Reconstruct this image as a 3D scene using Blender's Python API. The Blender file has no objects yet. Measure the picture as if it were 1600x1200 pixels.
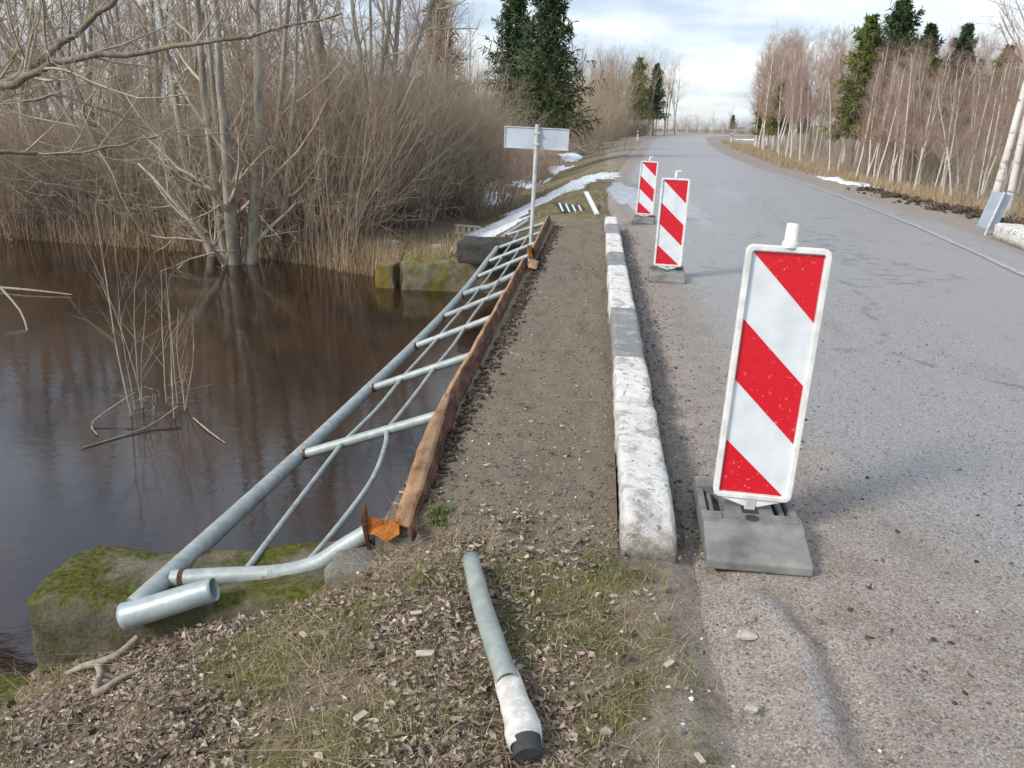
import bpy, math, random
import numpy as np
from mathutils import Vector, Matrix
R = math.radians
rng = np.random.default_rng(7)
random.seed(7)
S = bpy.context.scene
col = S.collection

# ------------------------------------------------------------------ camera
H = 1.55
cam_d = bpy.data.cameras.new('camera'); cam = bpy.data.objects.new('camera', cam_d); col.objects.link(cam)
cam_d.sensor_width = 36; cam_d.lens = 1202 / 1600 * 36; cam_d.clip_start = 0.05; cam_d.clip_end = 3000
th, ps, ro = R(18.45), R(6.1), R(1.0)
FW = Vector((-math.sin(ps) * math.cos(th), math.cos(ps) * math.cos(th), -math.sin(th)))
r0 = Vector((math.cos(ps), math.sin(ps), 0)); u0 = r0.cross(FW)
RT = math.cos(ro) * r0 + math.sin(ro) * u0
UP = math.cos(ro) * u0 - math.sin(ro) * r0
m = Matrix((RT, UP, -FW)).transposed().to_4x4(); m.translation = (0, 0, H)
cam.matrix_world = m
S.camera = cam

# ------------------------------------------------------------------ sky and sun
SUN_EL, SUN_AZ = 36, 232           # azimuth clockwise from +Y
w = bpy.data.worlds.new('World'); S.world = w; w.use_nodes = True
nt = w.node_tree; nt.nodes.clear()
N = nt.nodes.new; LK = nt.links.new
out = N('ShaderNodeOutputWorld')
sky = N('ShaderNodeTexSky'); sky.sky_type = 'NISHITA'; sky.sun_disc = False
sky.sun_elevation = R(SUN_EL); sky.sun_rotation = R(SUN_AZ); sky.air_density = 1.2; sky.dust_density = 1.0
bg1 = N('ShaderNodeBackground'); bg1.inputs[1].default_value = 0.13
LK(sky.outputs[0], bg1.inputs[0])
tc = N('ShaderNodeTexCoord'); sp = N('ShaderNodeSeparateXYZ'); LK(tc.outputs['Generated'], sp.inputs[0])
ad = N('ShaderNodeMath'); ad.operation = 'MAXIMUM'; LK(sp.outputs[2], ad.inputs[0]); ad.inputs[1].default_value = 0
ad2 = N('ShaderNodeMath'); ad2.operation = 'ADD'; LK(ad.outputs[0], ad2.inputs[0]); ad2.inputs[1].default_value = 0.16
dx = N('ShaderNodeMath'); dx.operation = 'DIVIDE'; LK(sp.outputs[0], dx.inputs[0]); LK(ad2.outputs[0], dx.inputs[1])
dy = N('ShaderNodeMath'); dy.operation = 'DIVIDE'; LK(sp.outputs[1], dy.inputs[0]); LK(ad2.outputs[0], dy.inputs[1])
cb = N('ShaderNodeCombineXYZ'); LK(dx.outputs[0], cb.inputs[0]); LK(dy.outputs[0], cb.inputs[1])
nz = N('ShaderNodeTexNoise'); nz.inputs['Scale'].default_value = 0.8; nz.inputs['Detail'].default_value = 7; nz.inputs['Roughness'].default_value = 0.5
nz.inputs['Distortion'].default_value = 0.4
LK(cb.outputs[0], nz.inputs['Vector'])
rp = N('ShaderNodeValToRGB'); rp.color_ramp.elements[0].position = 0.36; rp.color_ramp.elements[1].position = 0.62
rp.color_ramp.elements[0].color = (0.6, 0.6, 0.6, 1)
LK(nz.outputs[0], rp.inputs[0])
nz2 = N('ShaderNodeTexNoise'); nz2.inputs['Scale'].default_value = 1.3; nz2.inputs['Detail'].default_value = 6
LK(cb.outputs[0], nz2.inputs['Vector'])
rc = N('ShaderNodeValToRGB'); rc.color_ramp.elements[0].position = 0.34; rc.color_ramp.elements[1].position = 0.62
rc.color_ramp.elements[0].color = (0.36, 0.46, 0.62, 1); rc.color_ramp.elements[1].color = (0.84, 0.88, 0.93, 1)
LK(nz2.outputs[0], rc.inputs[0])
bg2 = N('ShaderNodeBackground'); bg2.inputs[1].default_value = 0.80; LK(rc.outputs[0], bg2.inputs[0])
mx = N('ShaderNodeMixShader'); LK(rp.outputs[0], mx.inputs[0]); LK(bg1.outputs[0], mx.inputs[1]); LK(bg2.outputs[0], mx.inputs[2])
LK(mx.outputs[0], out.inputs[0])

sd = bpy.data.lights.new('sun', 'SUN'); sd.energy = 2.1; sd.angle = R(14); sd.color = (1.0, 0.93, 0.83)
sun = bpy.data.objects.new('sun', sd); col.objects.link(sun)
a, e = R(SUN_AZ), R(SUN_EL)
sv = Vector((math.sin(a) * math.cos(e), math.cos(a) * math.cos(e), math.sin(e)))
sun.rotation_euler = sv.to_track_quat('Z', 'Y').to_euler(); sun.location = sv * 50
S.view_settings.view_transform = 'Standard'; S.view_settings.look = 'None'
S.view_settings.gamma = 1; S.view_settings.use_curve_mapping = False
S.view_settings.exposure = 0.72

# ------------------------------------------------------------------ numeric helpers
def smooth(a, b, x):
    t = np.clip((np.asarray(x, float) - a) / (b - a), 0, 1); return t * t * (3 - 2 * t)
_tab = np.random.default_rng(3).random((256, 256))
def vnoise(x, y):
    xi = np.floor(x).astype(int); yi = np.floor(y).astype(int); fx = x - xi; fy = y - yi
    fx = fx * fx * (3 - 2 * fx); fy = fy * fy * (3 - 2 * fy)
    g = lambda i, j: _tab[i & 255, j & 255]
    return (g(xi, yi) * (1 - fx) + g(xi + 1, yi) * fx) * (1 - fy) + (g(xi, yi + 1) * (1 - fx) + g(xi + 1, yi + 1) * fx) * fy
def fbm(x, y, s, o=4, seed=0):
    x = np.asarray(x, float) * s + 17.3 * seed + 100; y = np.asarray(y, float) * s + 9.1 * seed + 100
    r = 0; a = 1; t = 0
    for i in range(o):
        r = r + a * vnoise(x, y); t += a; a *= .5; x = x * 2.03 + 5; y = y * 2.03 + 3
    return r / t * 2 - 1
def nrm(v): return v / np.maximum(np.linalg.norm(v, axis=-1, keepdims=True), 1e-9)

def mesh(name, V, F, mat, tint=None, smooth_=True):
    """V (n,3); F list of index arrays (m,k)"""
    if not isinstance(F, list): F = [F]
    me = bpy.data.meshes.new(name)
    V = np.asarray(V, np.float32).reshape(-1, 3)
    me.vertices.add(len(V)); me.vertices.foreach_set('co', V.ravel())
    loops = np.concatenate([np.asarray(f, np.int32).ravel() for f in F])
    tot = np.concatenate([np.full(len(f), np.asarray(f).shape[1], np.int32) for f in F])
    st = np.concatenate([[0], np.cumsum(tot)[:-1]]).astype(np.int32)
    me.loops.add(len(loops)); me.loops.foreach_set('vertex_index', loops)
    me.polygons.add(len(tot)); me.polygons.foreach_set('loop_start', st)
    if smooth_: me.polygons.foreach_set('use_smooth', np.ones(len(tot), bool))
    if tint is not None:
        at = me.attributes.new('tint', 'FLOAT', 'POINT'); at.data.foreach_set('value', np.asarray(tint, np.float32))
    me.update(calc_edges=True)
    if mat: me.materials.append(mat)
    return me

def link(name, me, parent=None, loc=None):
    o = bpy.data.objects.new(name, me); col.objects.link(o)
    if parent: o.parent = parent
    if loc is not None: o.location = loc
    return o
def tag(o, label=None, cat=None, group=None, kind=None):
    if label: o['label'] = label
    if cat: o['category'] = cat
    if group: o['group'] = group
    if kind: o['kind'] = kind
    return o
def empty(name, loc, label, cat, group=None):
    o = link(name, None, None, loc); o.empty_display_size = .1
    return tag(o, label, cat, group)

def bm_obj(name, V, F, mat, parent=None, bevel=0, loc=None, sm=False):
    me = bpy.data.meshes.new(name); me.from_pydata([tuple(v) for v in V], [], F); me.materials.append(mat); me.update()
    o = link(name, me, parent, loc)
    if sm: me.polygons.foreach_set('use_smooth', [True] * len(me.polygons))
    if bevel:
        b = o.modifiers.new('b', 'BEVEL'); b.width = bevel; b.segments = 2; b.limit_method = 'ANGLE'
    return o
def boxvf(x0, x1, y0, y1, z0, z1):
    V = [(x, y, z) for z in (z0, z1) for y in (y0, y1) for x in (x0, x1)]
    F = [(0, 2, 3, 1), (4, 5, 7, 6), (0, 1, 5, 4), (2, 6, 7, 3), (0, 4, 6, 2), (1, 3, 7, 5)]
    return V, F
def boxes(lst):
    V, F = [], []
    for b in lst:
        v, f = boxvf(*b); n = len(V); V += v; F += [tuple(i + n for i in q) for q in f]
    return V, F
def box(name, mat, *b, parent=None, bevel=0.0): return bm_obj(name, *boxvf(*b), mat, parent, bevel)

def rough_box(x0, x1, y0, y1, z0, z1, step, amp, rad, seed=0, skew=None, fs=5):
    """a closed block with worn corners and uneven faces"""
    nx, ny, nz_ = [max(2, int((b - a) / step) + 1) for a, b in ((x0, x1), (y0, y1), (z0, z1))]
    V = []; F = []
    def face(o, u, v, nu, nv):
        b = sum(len(q) for q in V)
        a_, b_ = np.meshgrid(np.linspace(0, 1, nu), np.linspace(0, 1, nv), indexing='ij')
        V.append((np.array(o) + a_[..., None] * np.array(u) + b_[..., None] * np.array(v)).reshape(-1, 3))
        i, j = np.meshgrid(np.arange(nu - 1), np.arange(nv - 1), indexing='ij'); k = b + i * nv + j
        F.append(np.stack([k, k + nv, k + nv + 1, k + 1], -1).reshape(-1, 4))
    X, Y, Z = x1 - x0, y1 - y0, z1 - z0
    face((x0, y0, z1), (X, 0, 0), (0, Y, 0), nx, ny)
    face((x0, y0, z0), (X, 0, 0), (0, 0, Z), nx, nz_)
    face((x0, y1, z0), (0, 0, Z), (X, 0, 0), nz_, nx)
    face((x0, y0, z0), (0, 0, Z), (0, Y, 0), nz_, ny)
    face((x1, y0, z0), (0, Y, 0), (0, 0, Z), ny, nz_)
    P = np.concatenate(V)
    c = np.array([(x0 + x1) / 2, (y0 + y1) / 2, (z0 + z1) / 2]); hf = np.array([X, Y, Z]) / 2
    inner = np.clip(P - c, -(hf - rad), hf - rad); d = (P - c) - inner
    L = np.linalg.norm(d, axis=1, keepdims=True); nd = d / np.maximum(L, 1e-9)
    P = c + inner + nd * np.minimum(L, rad)
    n = fbm(P[:, 0] + P[:, 2] * 1.3, P[:, 1] + P[:, 2] * .7, fs, 4, seed) + .6 * fbm(P[:, 0] * 1.1 + P[:, 1], P[:, 2], fs * 3, 3, seed + 1)
    P = P + nd * (n * amp)[:, None]
    if skew is not None: P = skew(P)
    return P, F

# tubes -------------------------------------------------------------
class Tubes:
    def __init__(s): s.b = []
    def add(s, P, Rr, sides=3): s.b.append((np.asarray(P, float), np.asarray(Rr, float), sides)); return s
    def path(s, pts, rad, sides=12, sub=4, caps=True):
        P = np.array(pts, float)
        if sub > 1 and len(P) > 2:
            t = np.linspace(0, len(P) - 1, (len(P) - 1) * sub + 1); i = np.minimum(t.astype(int), len(P) - 2); f = (t - i)[:, None]
            p0 = P[np.maximum(i - 1, 0)]; p1 = P[i]; p2 = P[i + 1]; p3 = P[np.minimum(i + 2, len(P) - 1)]
            Q = .5 * ((2 * p1) + (-p0 + p2) * f + (2 * p0 - 5 * p1 + 4 * p2 - p3) * f ** 2 + (-p0 + 3 * p1 - 3 * p2 + p3) * f ** 3)
            rr = np.interp(t, np.arange(len(P)), rad if np.ndim(rad) else [rad] * len(P))
        else: Q = P; rr = np.array(rad if np.ndim(rad) else [rad] * len(P), float)
        s.b.append((Q[None], rr[None], sides)); return s
    def arrays(s):
        VV, FF = [], []; n0 = 0
        for P, Rr, k in s.b:
            M, n, _ = P.shape
            T = nrm(np.gradient(P, axis=1))
            ref = np.where(np.abs(T[:, :1, 2:3]) > .8, np.array([1., 0, 0]), np.array([0, 0, 1.]))
            N1 = nrm(np.cross(T, np.broadcast_to(ref, T.shape))); N2 = np.cross(T, N1)
            an = np.arange(k) * 2 * np.pi / k
            V = P[:, :, None] + Rr[:, :, None, None] * (np.cos(an)[None, None, :, None] * N1[:, :, None] + np.sin(an)[None, None, :, None] * N2[:, :, None])
            VV.append(V.reshape(-1, 3))
            mi, ni, ki = np.meshgrid(np.arange(M), np.arange(n - 1), np.arange(k), indexing='ij')
            bs = n0 + mi * n * k + ni * k; k2 = (ki + 1) % k
            FF.append(np.stack([bs + ki, bs + k2, bs + k + k2, bs + k + ki], -1).reshape(-1, 4))
            n0 += M * n * k
        return np.concatenate(VV), FF
    def mesh(s, name, mat): V, F = s.arrays(); return mesh(name, V, F, mat)
    def obj(s, name, mat, parent=None, loc=None, solid=0):
        o = link(name, s.mesh(name, mat), parent, loc)
        if solid:
            md = o.modifiers.new('s', 'SOLIDIFY'); md.thickness = solid; md.offset = -1
        return o

# ------------------------------------------------------------------ materials
def newmat(name, rough=.8, spec=.3):
    m_ = bpy.data.materials.new(name); m_.use_nodes = True
    b = m_.node_tree.nodes['Principled BSDF']; b.inputs['Roughness'].default_value = rough
    b.inputs['Specular IOR Level'].default_value = spec
    return m_, m_.node_tree, b
def noise(nt, scale, detail=5, vec=None, rough=.55, stretch=None, dist=0, gen='Object'):
    n = nt.nodes.new('ShaderNodeTexNoise'); n.inputs['Scale'].default_value = scale; n.inputs['Detail'].default_value = detail
    n.inputs['Roughness'].default_value = rough; n.inputs['Distortion'].default_value = dist
    if vec is None:
        t = nt.nodes.new('ShaderNodeTexCoord'); vec = t.outputs[gen]
    if stretch:
        mp = nt.nodes.new('ShaderNodeMapping'); mp.inputs['Scale'].default_value = stretch; nt.links.new(vec, mp.inputs[0]); vec = mp.outputs[0]
    nt.links.new(vec, n.inputs['Vector']); return n.outputs[0]
def ramp(nt, fac, stops, interp='LINEAR'):
    r_ = nt.nodes.new('ShaderNodeValToRGB'); r_.color_ramp.interpolation = interp
    el = r_.color_ramp.elements
    while len(el) < len(stops): el.new(.5)
    for e_, (p, c) in zip(el, stops):
        e_.position = p; e_.color = (*c, 1) if len(c) == 3 else c
    nt.links.new(fac, r_.inputs[0]); return r_.outputs[0]
def g3(v): return (v, v, v)
def mixc(nt, fac, a_, b_, mode='MIX'):
    n = nt.nodes.new('ShaderNodeMix'); n.data_type = 'RGBA'; n.blend_type = mode
    for s_, v in ((n.inputs[0], fac), (n.inputs[6], a_), (n.inputs[7], b_)):
        if isinstance(v, bpy.types.NodeSocket): nt.links.new(v, s_)
        else: s_.default_value = v if not isinstance(v, tuple) else (*v, 1)
    return n.outputs[2]
def mathn(nt, op, a_, b_=None, clamp=False):
    n = nt.nodes.new('ShaderNodeMath'); n.operation = op; n.use_clamp = clamp
    for i, v in enumerate((a_, b_)):
        if v is None: continue
        if isinstance(v, bpy.types.NodeSocket): nt.links.new(v, n.inputs[i])
        else: n.inputs[i].default_value = v
    return n.outputs[0]
def bump(nt, b, hsock, strength=.5, dist=.01):
    n = nt.nodes.new('ShaderNodeBump'); n.inputs['Strength'].default_value = strength; n.inputs['Distance'].default_value = dist
    nt.links.new(hsock, n.inputs['Height']); nt.links.new(n.outputs[0], b.inputs['Normal'])
def attr(nt, name):
    n = nt.nodes.new('ShaderNodeAttribute'); n.attribute_name = name; return n.outputs['Fac']
def simple(name, c1, c2, scale=8, rough=.8, bs=0, bd=.01, spec=.3, lo=.35, hi=.65, stretch=None, bscale=None):
    m_, nt, b = newmat(name, rough, spec)
    n = noise(nt, scale, 6, stretch=stretch)
    nt.links.new(ramp(nt, n, [(lo, c1), (hi, c2)]), b.inputs['Base Color'])
    if bs: bump(nt, b, noise(nt, bscale or scale * 3, 6), bs, bd)
    return m_
def tinted(name, stops, rough=.8, spec=.2, trans=0):
    m_, nt, b = newmat(name, rough, spec)
    nt.links.new(ramp(nt, attr(nt, 'tint'), stops), b.inputs['Base Color'])
    return m_

def m_ground():
    m_, nt, b = newmat('soil', .92, .2)
    n1 = noise(nt, 1.6, 6); n2 = noise(nt, 28, 8, rough=.7); n3 = noise(nt, 160, 3)
    c = ramp(nt, n2, [(.3, (.07, .052, .038)), (.5, (.16, .125, .092)), (.7, (.31, .255, .20))])
    c2 = ramp(nt, n2, [(.3, (.055, .05, .022)), (.6, (.14, .12, .055)), (.8, (.21, .18, .09))])
    c = mixc(nt, ramp(nt, n1, [(.46, g3(0)), (.62, g3(1))]), c, c2)
    # far open ground: pale dead grass
    g = nt.nodes.new('ShaderNodeNewGeometry'); s_ = nt.nodes.new('ShaderNodeSeparateXYZ'); nt.links.new(g.outputs['Position'], s_.inputs[0])
    far = ramp(nt, mathn(nt, 'MULTIPLY', s_.outputs[1], .01), [(.12, g3(0)), (.24, g3(1))])
    dry = ramp(nt, noise(nt, .6, 8, rough=.7), [(.35, (.15, .115, .075)), (.55, (.27, .215, .14)), (.72, (.36, .30, .20))])
    right = ramp(nt, mathn(nt, 'MULTIPLY', s_.outputs[0], .05), [(.33, g3(0)), (.4, g3(1))])
    c = mixc(nt, mathn(nt, 'MAXIMUM', mathn(nt, 'MULTIPLY', far, .75), right), c, dry)
    c = mixc(nt, .4, c, ramp(nt, n3, [(.35, g3(.25)), (.65, g3(.75))]), 'OVERLAY')
    sandy = mathn(nt, 'ADD', mathn(nt, 'MULTIPLY', s_.outputs[0], 2.2), mathn(nt, 'MULTIPLY', mathn(nt, 'SUBTRACT', noise(nt, 5, 6), .5), 2.6))
    sandy = ramp(nt, sandy, [(.15, g3(0)), (.85, g3(1))])
    c = mixc(nt, sandy, c, ramp(nt, noise(nt, 130, 4, rough=.8), [(.30, (.11, .09, .075)), (.46, (.25, .21, .18)), (.58, (.34, .295, .255)), (.72, (.58, .53, .47))]))
    nt.links.new(c, b.inputs['Base Color'])
    bump(nt, b, mathn(nt, 'ADD', n2, mathn(nt, 'MULTIPLY', n3, .3)), .8, .02)
    return m_
def m_road():
    m_, nt, b = newmat('asphalt', .5, .5)
    tc_ = nt.nodes.new('ShaderNodeTexCoord'); v = tc_.outputs['Object']
    sand = attr(nt, 'sand')
    fine = noise(nt, 130, 4, v, .8); med = noise(nt, 55, 5, v, .7); big = noise(nt, .9, 6, v, stretch=(1, .3, 1)); mid = noise(nt, 5, 6, v)
    asp = ramp(nt, fine, [(.32, (.105, .10, .095)), (.46, (.23, .222, .215)), (.56, (.31, .302, .295)), (.68, (.52, .505, .49))])
    asp = mixc(nt, ramp(nt, big, [(.35, g3(0)), (.65, g3(.45))]), asp, (.27, .26, .26))
    sn = ramp(nt, fine, [(.30, (.11, .09, .075)), (.46, (.25, .21, .18)), (.58, (.34, .295, .255)), (.72, (.58, .53, .47))])
    sn = mixc(nt, ramp(nt, mid, [(.35, g3(.55)), (.6, g3(0))]), sn, (.17, .13, .105))
    sn = mixc(nt, ramp(nt, med, [(.62, g3(0)), (.70, g3(.5))]), sn, (.42, .36, .31))
    k = mathn(nt, 'ADD', sand, mathn(nt, 'MULTIPLY', mathn(nt, 'SUBTRACT', mid, .5), .9))
    k = mathn(nt, 'ADD', k, mathn(nt, 'MULTIPLY', mathn(nt, 'SUBTRACT', med, .5), .8))
    k = ramp(nt, k, [(.3, g3(0)), (.7, g3(1))])
    c = mixc(nt, k, asp, sn)
    # cracks filled darker
    vo = nt.nodes.new('ShaderNodeTexVoronoi'); vo.feature = 'DISTANCE_TO_EDGE'; vo.inputs['Scale'].default_value = .45
    wn = nt.nodes.new('ShaderNodeTexNoise'); wn.inputs['Scale'].default_value = 1.5; wn.inputs['Detail'].default_value = 6; nt.links.new(v, wn.inputs['Vector'])
    mxv = nt.nodes.new('ShaderNodeMix'); mxv.data_type = 'VECTOR'; mxv.inputs[0].default_value = .35
    nt.links.new(v, mxv.inputs[4]); nt.links.new(wn.outputs[1], mxv.inputs[5]); nt.links.new(mxv.outputs[1], vo.inputs['Vector'])
    cr = ramp(nt, vo.outputs[0], [(.004, g3(.6)), (.016, g3(0))])
    cr = mathn(nt, 'MULTIPLY', cr, mathn(nt, 'SUBTRACT', 1, k)); cr = mathn(nt, 'MULTIPLY', cr, ramp(nt, mid, [(.45, g3(0)), (.6, g3(1))]))
    c = mixc(nt, cr, c, (.055, .055, .06))
    # pale worn aggregate and dark stains in the wheel tracks
    ag = nt.nodes.new('ShaderNodeTexVoronoi'); ag.inputs['Scale'].default_value = 150; nt.links.new(v, ag.inputs['Vector'])
    agc = nt.nodes.new('ShaderNodeSeparateColor'); nt.links.new(ag.outputs['Color'], agc.inputs[0])
    c = mixc(nt, mathn(nt, 'MULTIPLY', ramp(nt, agc.outputs[0], [(.78, g3(0)), (.82, g3(.42))], 'LINEAR'), 1.0), c, (.46, .44, .42))
    c = mixc(nt, ramp(nt, agc.outputs[1], [(.84, g3(0)), (.88, g3(.6))]), c, (.06, .055, .05))
    c = mixc(nt, ramp(nt, noise(nt, 1.1, 7, v, .7, stretch=(1.6, .45, 1)), [(.56, g3(0)), (.68, g3(.35))]), c, (.11, .105, .105))
    wet = attr(nt, 'wet')
    wt = mathn(nt, 'ADD', wet, mathn(nt, 'MULTIPLY', mathn(nt, 'SUBTRACT', mid, .5), .8)); wt = ramp(nt, wt, [(.42, g3(0)), (.62, g3(1))])
    c = mixc(nt, mathn(nt, 'MULTIPLY', wt, .6), c, (.09, .09, .095))
    nt.links.new(c, b.inputs['Base Color'])
    ra = mathn(nt, 'ADD', mathn(nt, 'MULTIPLY', k, .42), mathn(nt, 'ADD', .34, mathn(nt, 'MULTIPLY', big, .16)))
    ra = mathn(nt, 'SUBTRACT', ra, mathn(nt, 'MULTIPLY', wt, .42), True)
    nt.links.new(ra, b.inputs['Roughness'])
    bump(nt, b, mathn(nt, 'ADD', mathn(nt, 'MULTIPLY', fine, .5), mathn(nt, 'MULTIPLY', med, .6)), .55, .012)
    return m_
def m_path():
    m_, nt, b = newmat('gritty_walkway', .9, .2)
    f = noise(nt, 170, 4, rough=.75); md = noise(nt, 7, 7, rough=.65); st_ = noise(nt, 2.2, 6, stretch=(3, .5, 1))
    c = ramp(nt, f, [(.3, (.07, .053, .037)), (.46, (.20, .158, .112)), (.6, (.32, .262, .195)), (.72, (.60, .53, .43))])
    c = mixc(nt, ramp(nt, md, [(.4, g3(0)), (.62, g3(.7))]), c, ramp(nt, f, [(.3, (.075, .065, .052)), (.7, (.28, .25, .205))]))
    c = mixc(nt, ramp(nt, st_, [(.5, g3(0)), (.7, g3(.5))]), c, (.105, .085, .06))
    nt.links.new(c, b.inputs['Base Color']); bump(nt, b, mathn(nt, 'ADD', f, md), .8, .012)
    return m_
def m_conc(name, c1, c2, moss, mossamt, stain=None, top=True):
    m_, nt, b = newmat(name, .9, .2)
    n1 = noise(nt, 6, 8, rough=.65); n2 = noise(nt, 60, 6, rough=.7); n4 = noise(nt, 3.1, 6)
    c = ramp(nt, n1, [(.3, c1), (.7, c2)])
    c = mixc(nt, .45, c, ramp(nt, n2, [(.3, g3(.2)), (.7, g3(.8))]), 'OVERLAY')
    if stain: c = mixc(nt, ramp(nt, noise(nt, 2.5, 5, stretch=(1, 1, .25)), [(.5, g3(0)), (.6, g3(.9))]), c, stain)
    n4 = mathn(nt, 'ADD', mathn(nt, 'MULTIPLY', n4, .6), mathn(nt, 'MULTIPLY', noise(nt, 17, 7, rough=.7), .4))
    k = ramp(nt, n4, [(mossamt - .07, g3(0)), (mossamt + .03, g3(1))]); k = mathn(nt, 'SUBTRACT', 1, k)
    if top:
        g = nt.nodes.new('ShaderNodeNewGeometry'); s_ = nt.nodes.new('ShaderNodeSeparateXYZ'); nt.links.new(g.outputs['Normal'], s_.inputs[0])
        k = mathn(nt, 'MULTIPLY', k, mathn(nt, 'ADD', .25, s_.outputs[2], True))
    mc = ramp(nt, noise(nt, 45, 5), [(.3, tuple(x * .3 for x in moss)), (.6, moss), (.8, tuple(x * 1.6 for x in moss))])
    c = mixc(nt, k, c, mc)
    nt.links.new(c, b.inputs['Base Color']); bump(nt, b, mathn(nt, 'ADD', n2, n1), .9, .02)
    return m_
def m_kerb(name, white):
    m_, nt, b = newmat(name, .85, .25)
    n1 = noise(nt, 9, 9, rough=.7); n2 = noise(nt, 70, 6, rough=.75); n3 = noise(nt, 22, 7, rough=.7)
    if white:
        c = ramp(nt, n2, [(.3, (.60, .59, .56)), (.6, (.77, .76, .73))])
        c = mixc(nt, ramp(nt, n1, [(.52, g3(0)), (.60, g3(.8))]), c, (.38, .345, .29))
        c = mixc(nt, ramp(nt, n3, [(.57, g3(0)), (.62, g3(.8))]), c, (.20, .185, .165))
    else:
        c = ramp(nt, n2, [(.3, (.16, .165, .17)), (.65, (.30, .305, .31))])
        c = mixc(nt, ramp(nt, n1, [(.5, g3(0)), (.66, g3(.8))]), c, (.42, .42, .41))
    g = nt.nodes.new('ShaderNodeNewGeometry'); s_ = nt.nodes.new('ShaderNodeSeparateXYZ'); nt.links.new(g.outputs['Position'], s_.inputs[0])
    dirt = ramp(nt, mathn(nt, 'ADD', mathn(nt, 'MULTIPLY', s_.outputs[2], 4), mathn(nt, 'MULTIPLY', n3, .7)), [(.42, g3(.85)), (.75, g3(0))])
    c = mixc(nt, dirt, c, (.13, .105, .075))
    nt.links.new(c, b.inputs['Base Color']); bump(nt, b, mathn(nt, 'ADD', n1, n2), .9, .012)
    return m_
def m_metal(name, base, base2, rust_lo, rough=.5, metal=.25):
    m_, nt, b = newmat(name, rough, .4); b.inputs['Metallic'].default_value = metal
    c = ramp(nt, noise(nt, 14, 7, rough=.65), [(.35, base), (.65, base2)])
    n3 = noise(nt, 9, 8, rough=.7); r_ = ramp(nt, n3, [(rust_lo, g3(0)), (rust_lo + .06, g3(1))])
    c = mixc(nt, mathn(nt, 'MULTIPLY', r_, .75), c, ramp(nt, noise(nt, 60, 4), [(.35, (.13, .055, .025)), (.65, (.32, .15, .07))]))
    c = mixc(nt, ramp(nt, noise(nt, 55, 6, rough=.8), [(.6, g3(0)), (.75, g3(.5))]), c, (.25, .24, .21))
    nt.links.new(c, b.inputs['Base Color']); bump(nt, b, noise(nt, 45, 6), .25, .004)
    return m_
def m_rust(name, stops):
    m_, nt, b = newmat(name, .85, .25)
    n = noise(nt, 16, 8, rough=.65, stretch=(1, .35, 1))
    c = ramp(nt, n, stops); c = mixc(nt, .5, c, ramp(nt, noise(nt, 120, 4), [(.3, g3(.2)), (.7, g3(.8))]), 'OVERLAY')
    nt.links.new(c, b.inputs['Base Color']); bump(nt, b, noise(nt, 60, 7, rough=.7), .8, .008)
    return m_
def m_water():
    m_, nt, b = newmat('river_water', .0, .5)
    b.inputs['IOR'].default_value = 1.75
    n = noise(nt, .7, 6)
    nt.links.new(ramp(nt, n, [(.35, (.014, .009, .006)), (.66, (.040, .020, .011))]), b.inputs['Base Color'])
    g = nt.nodes.new('ShaderNodeTexCoord'); v = g.outputs['Object']
    a_ = noise(nt, 5, 4, v, .5, stretch=(1.0, 1.6, 1), dist=.6); c_ = noise(nt, 17, 4, v, .6, stretch=(.8, 1.7, 1), dist=1)
    d_ = noise(nt, .5, 3, v)
    hh = mathn(nt, 'ADD', mathn(nt, 'MULTIPLY', a_, 1.0), mathn(nt, 'MULTIPLY', c_, mathn(nt, 'MULTIPLY', d_, .5)))
    bump(nt, b, hh, .3, .0055)
    return m_
def m_bark(name, c1, c2, moss=None, scale=6):
    m_, nt, b = newmat(name, .9, .15)
    c = ramp(nt, noise(nt, scale, 7, rough=.7, stretch=(1, 1, .3)), [(.35, c1), (.65, c2)])
    if moss: c = mixc(nt, ramp(nt, noise(nt, 5, 7, rough=.7), [(.54, g3(0)), (.64, g3(.75))]), c, moss)
    nt.links.new(c, b.inputs['Base Color']); bump(nt, b, noise(nt, 30, 5, stretch=(1, 1, .3)), .6, .02)
    return m_
def m_birch():
    m_, nt, b = newmat('birch_bark', .75, .25)
    n = noise(nt, 2.2, 6, rough=.7, stretch=(2.5, 2.5, 7)); n2 = noise(nt, 1.2, 4)
    c = ramp(nt, n2, [(.3, (.50, .46, .42)), (.7, (.74, .71, .66))])
    c = mixc(nt, ramp(nt, n, [(.56, g3(0)), (.64, g3(.9))]), c, (.09, .07, .06))
    nt.links.new(c, b.inputs['Base Color']); return m_

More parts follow.
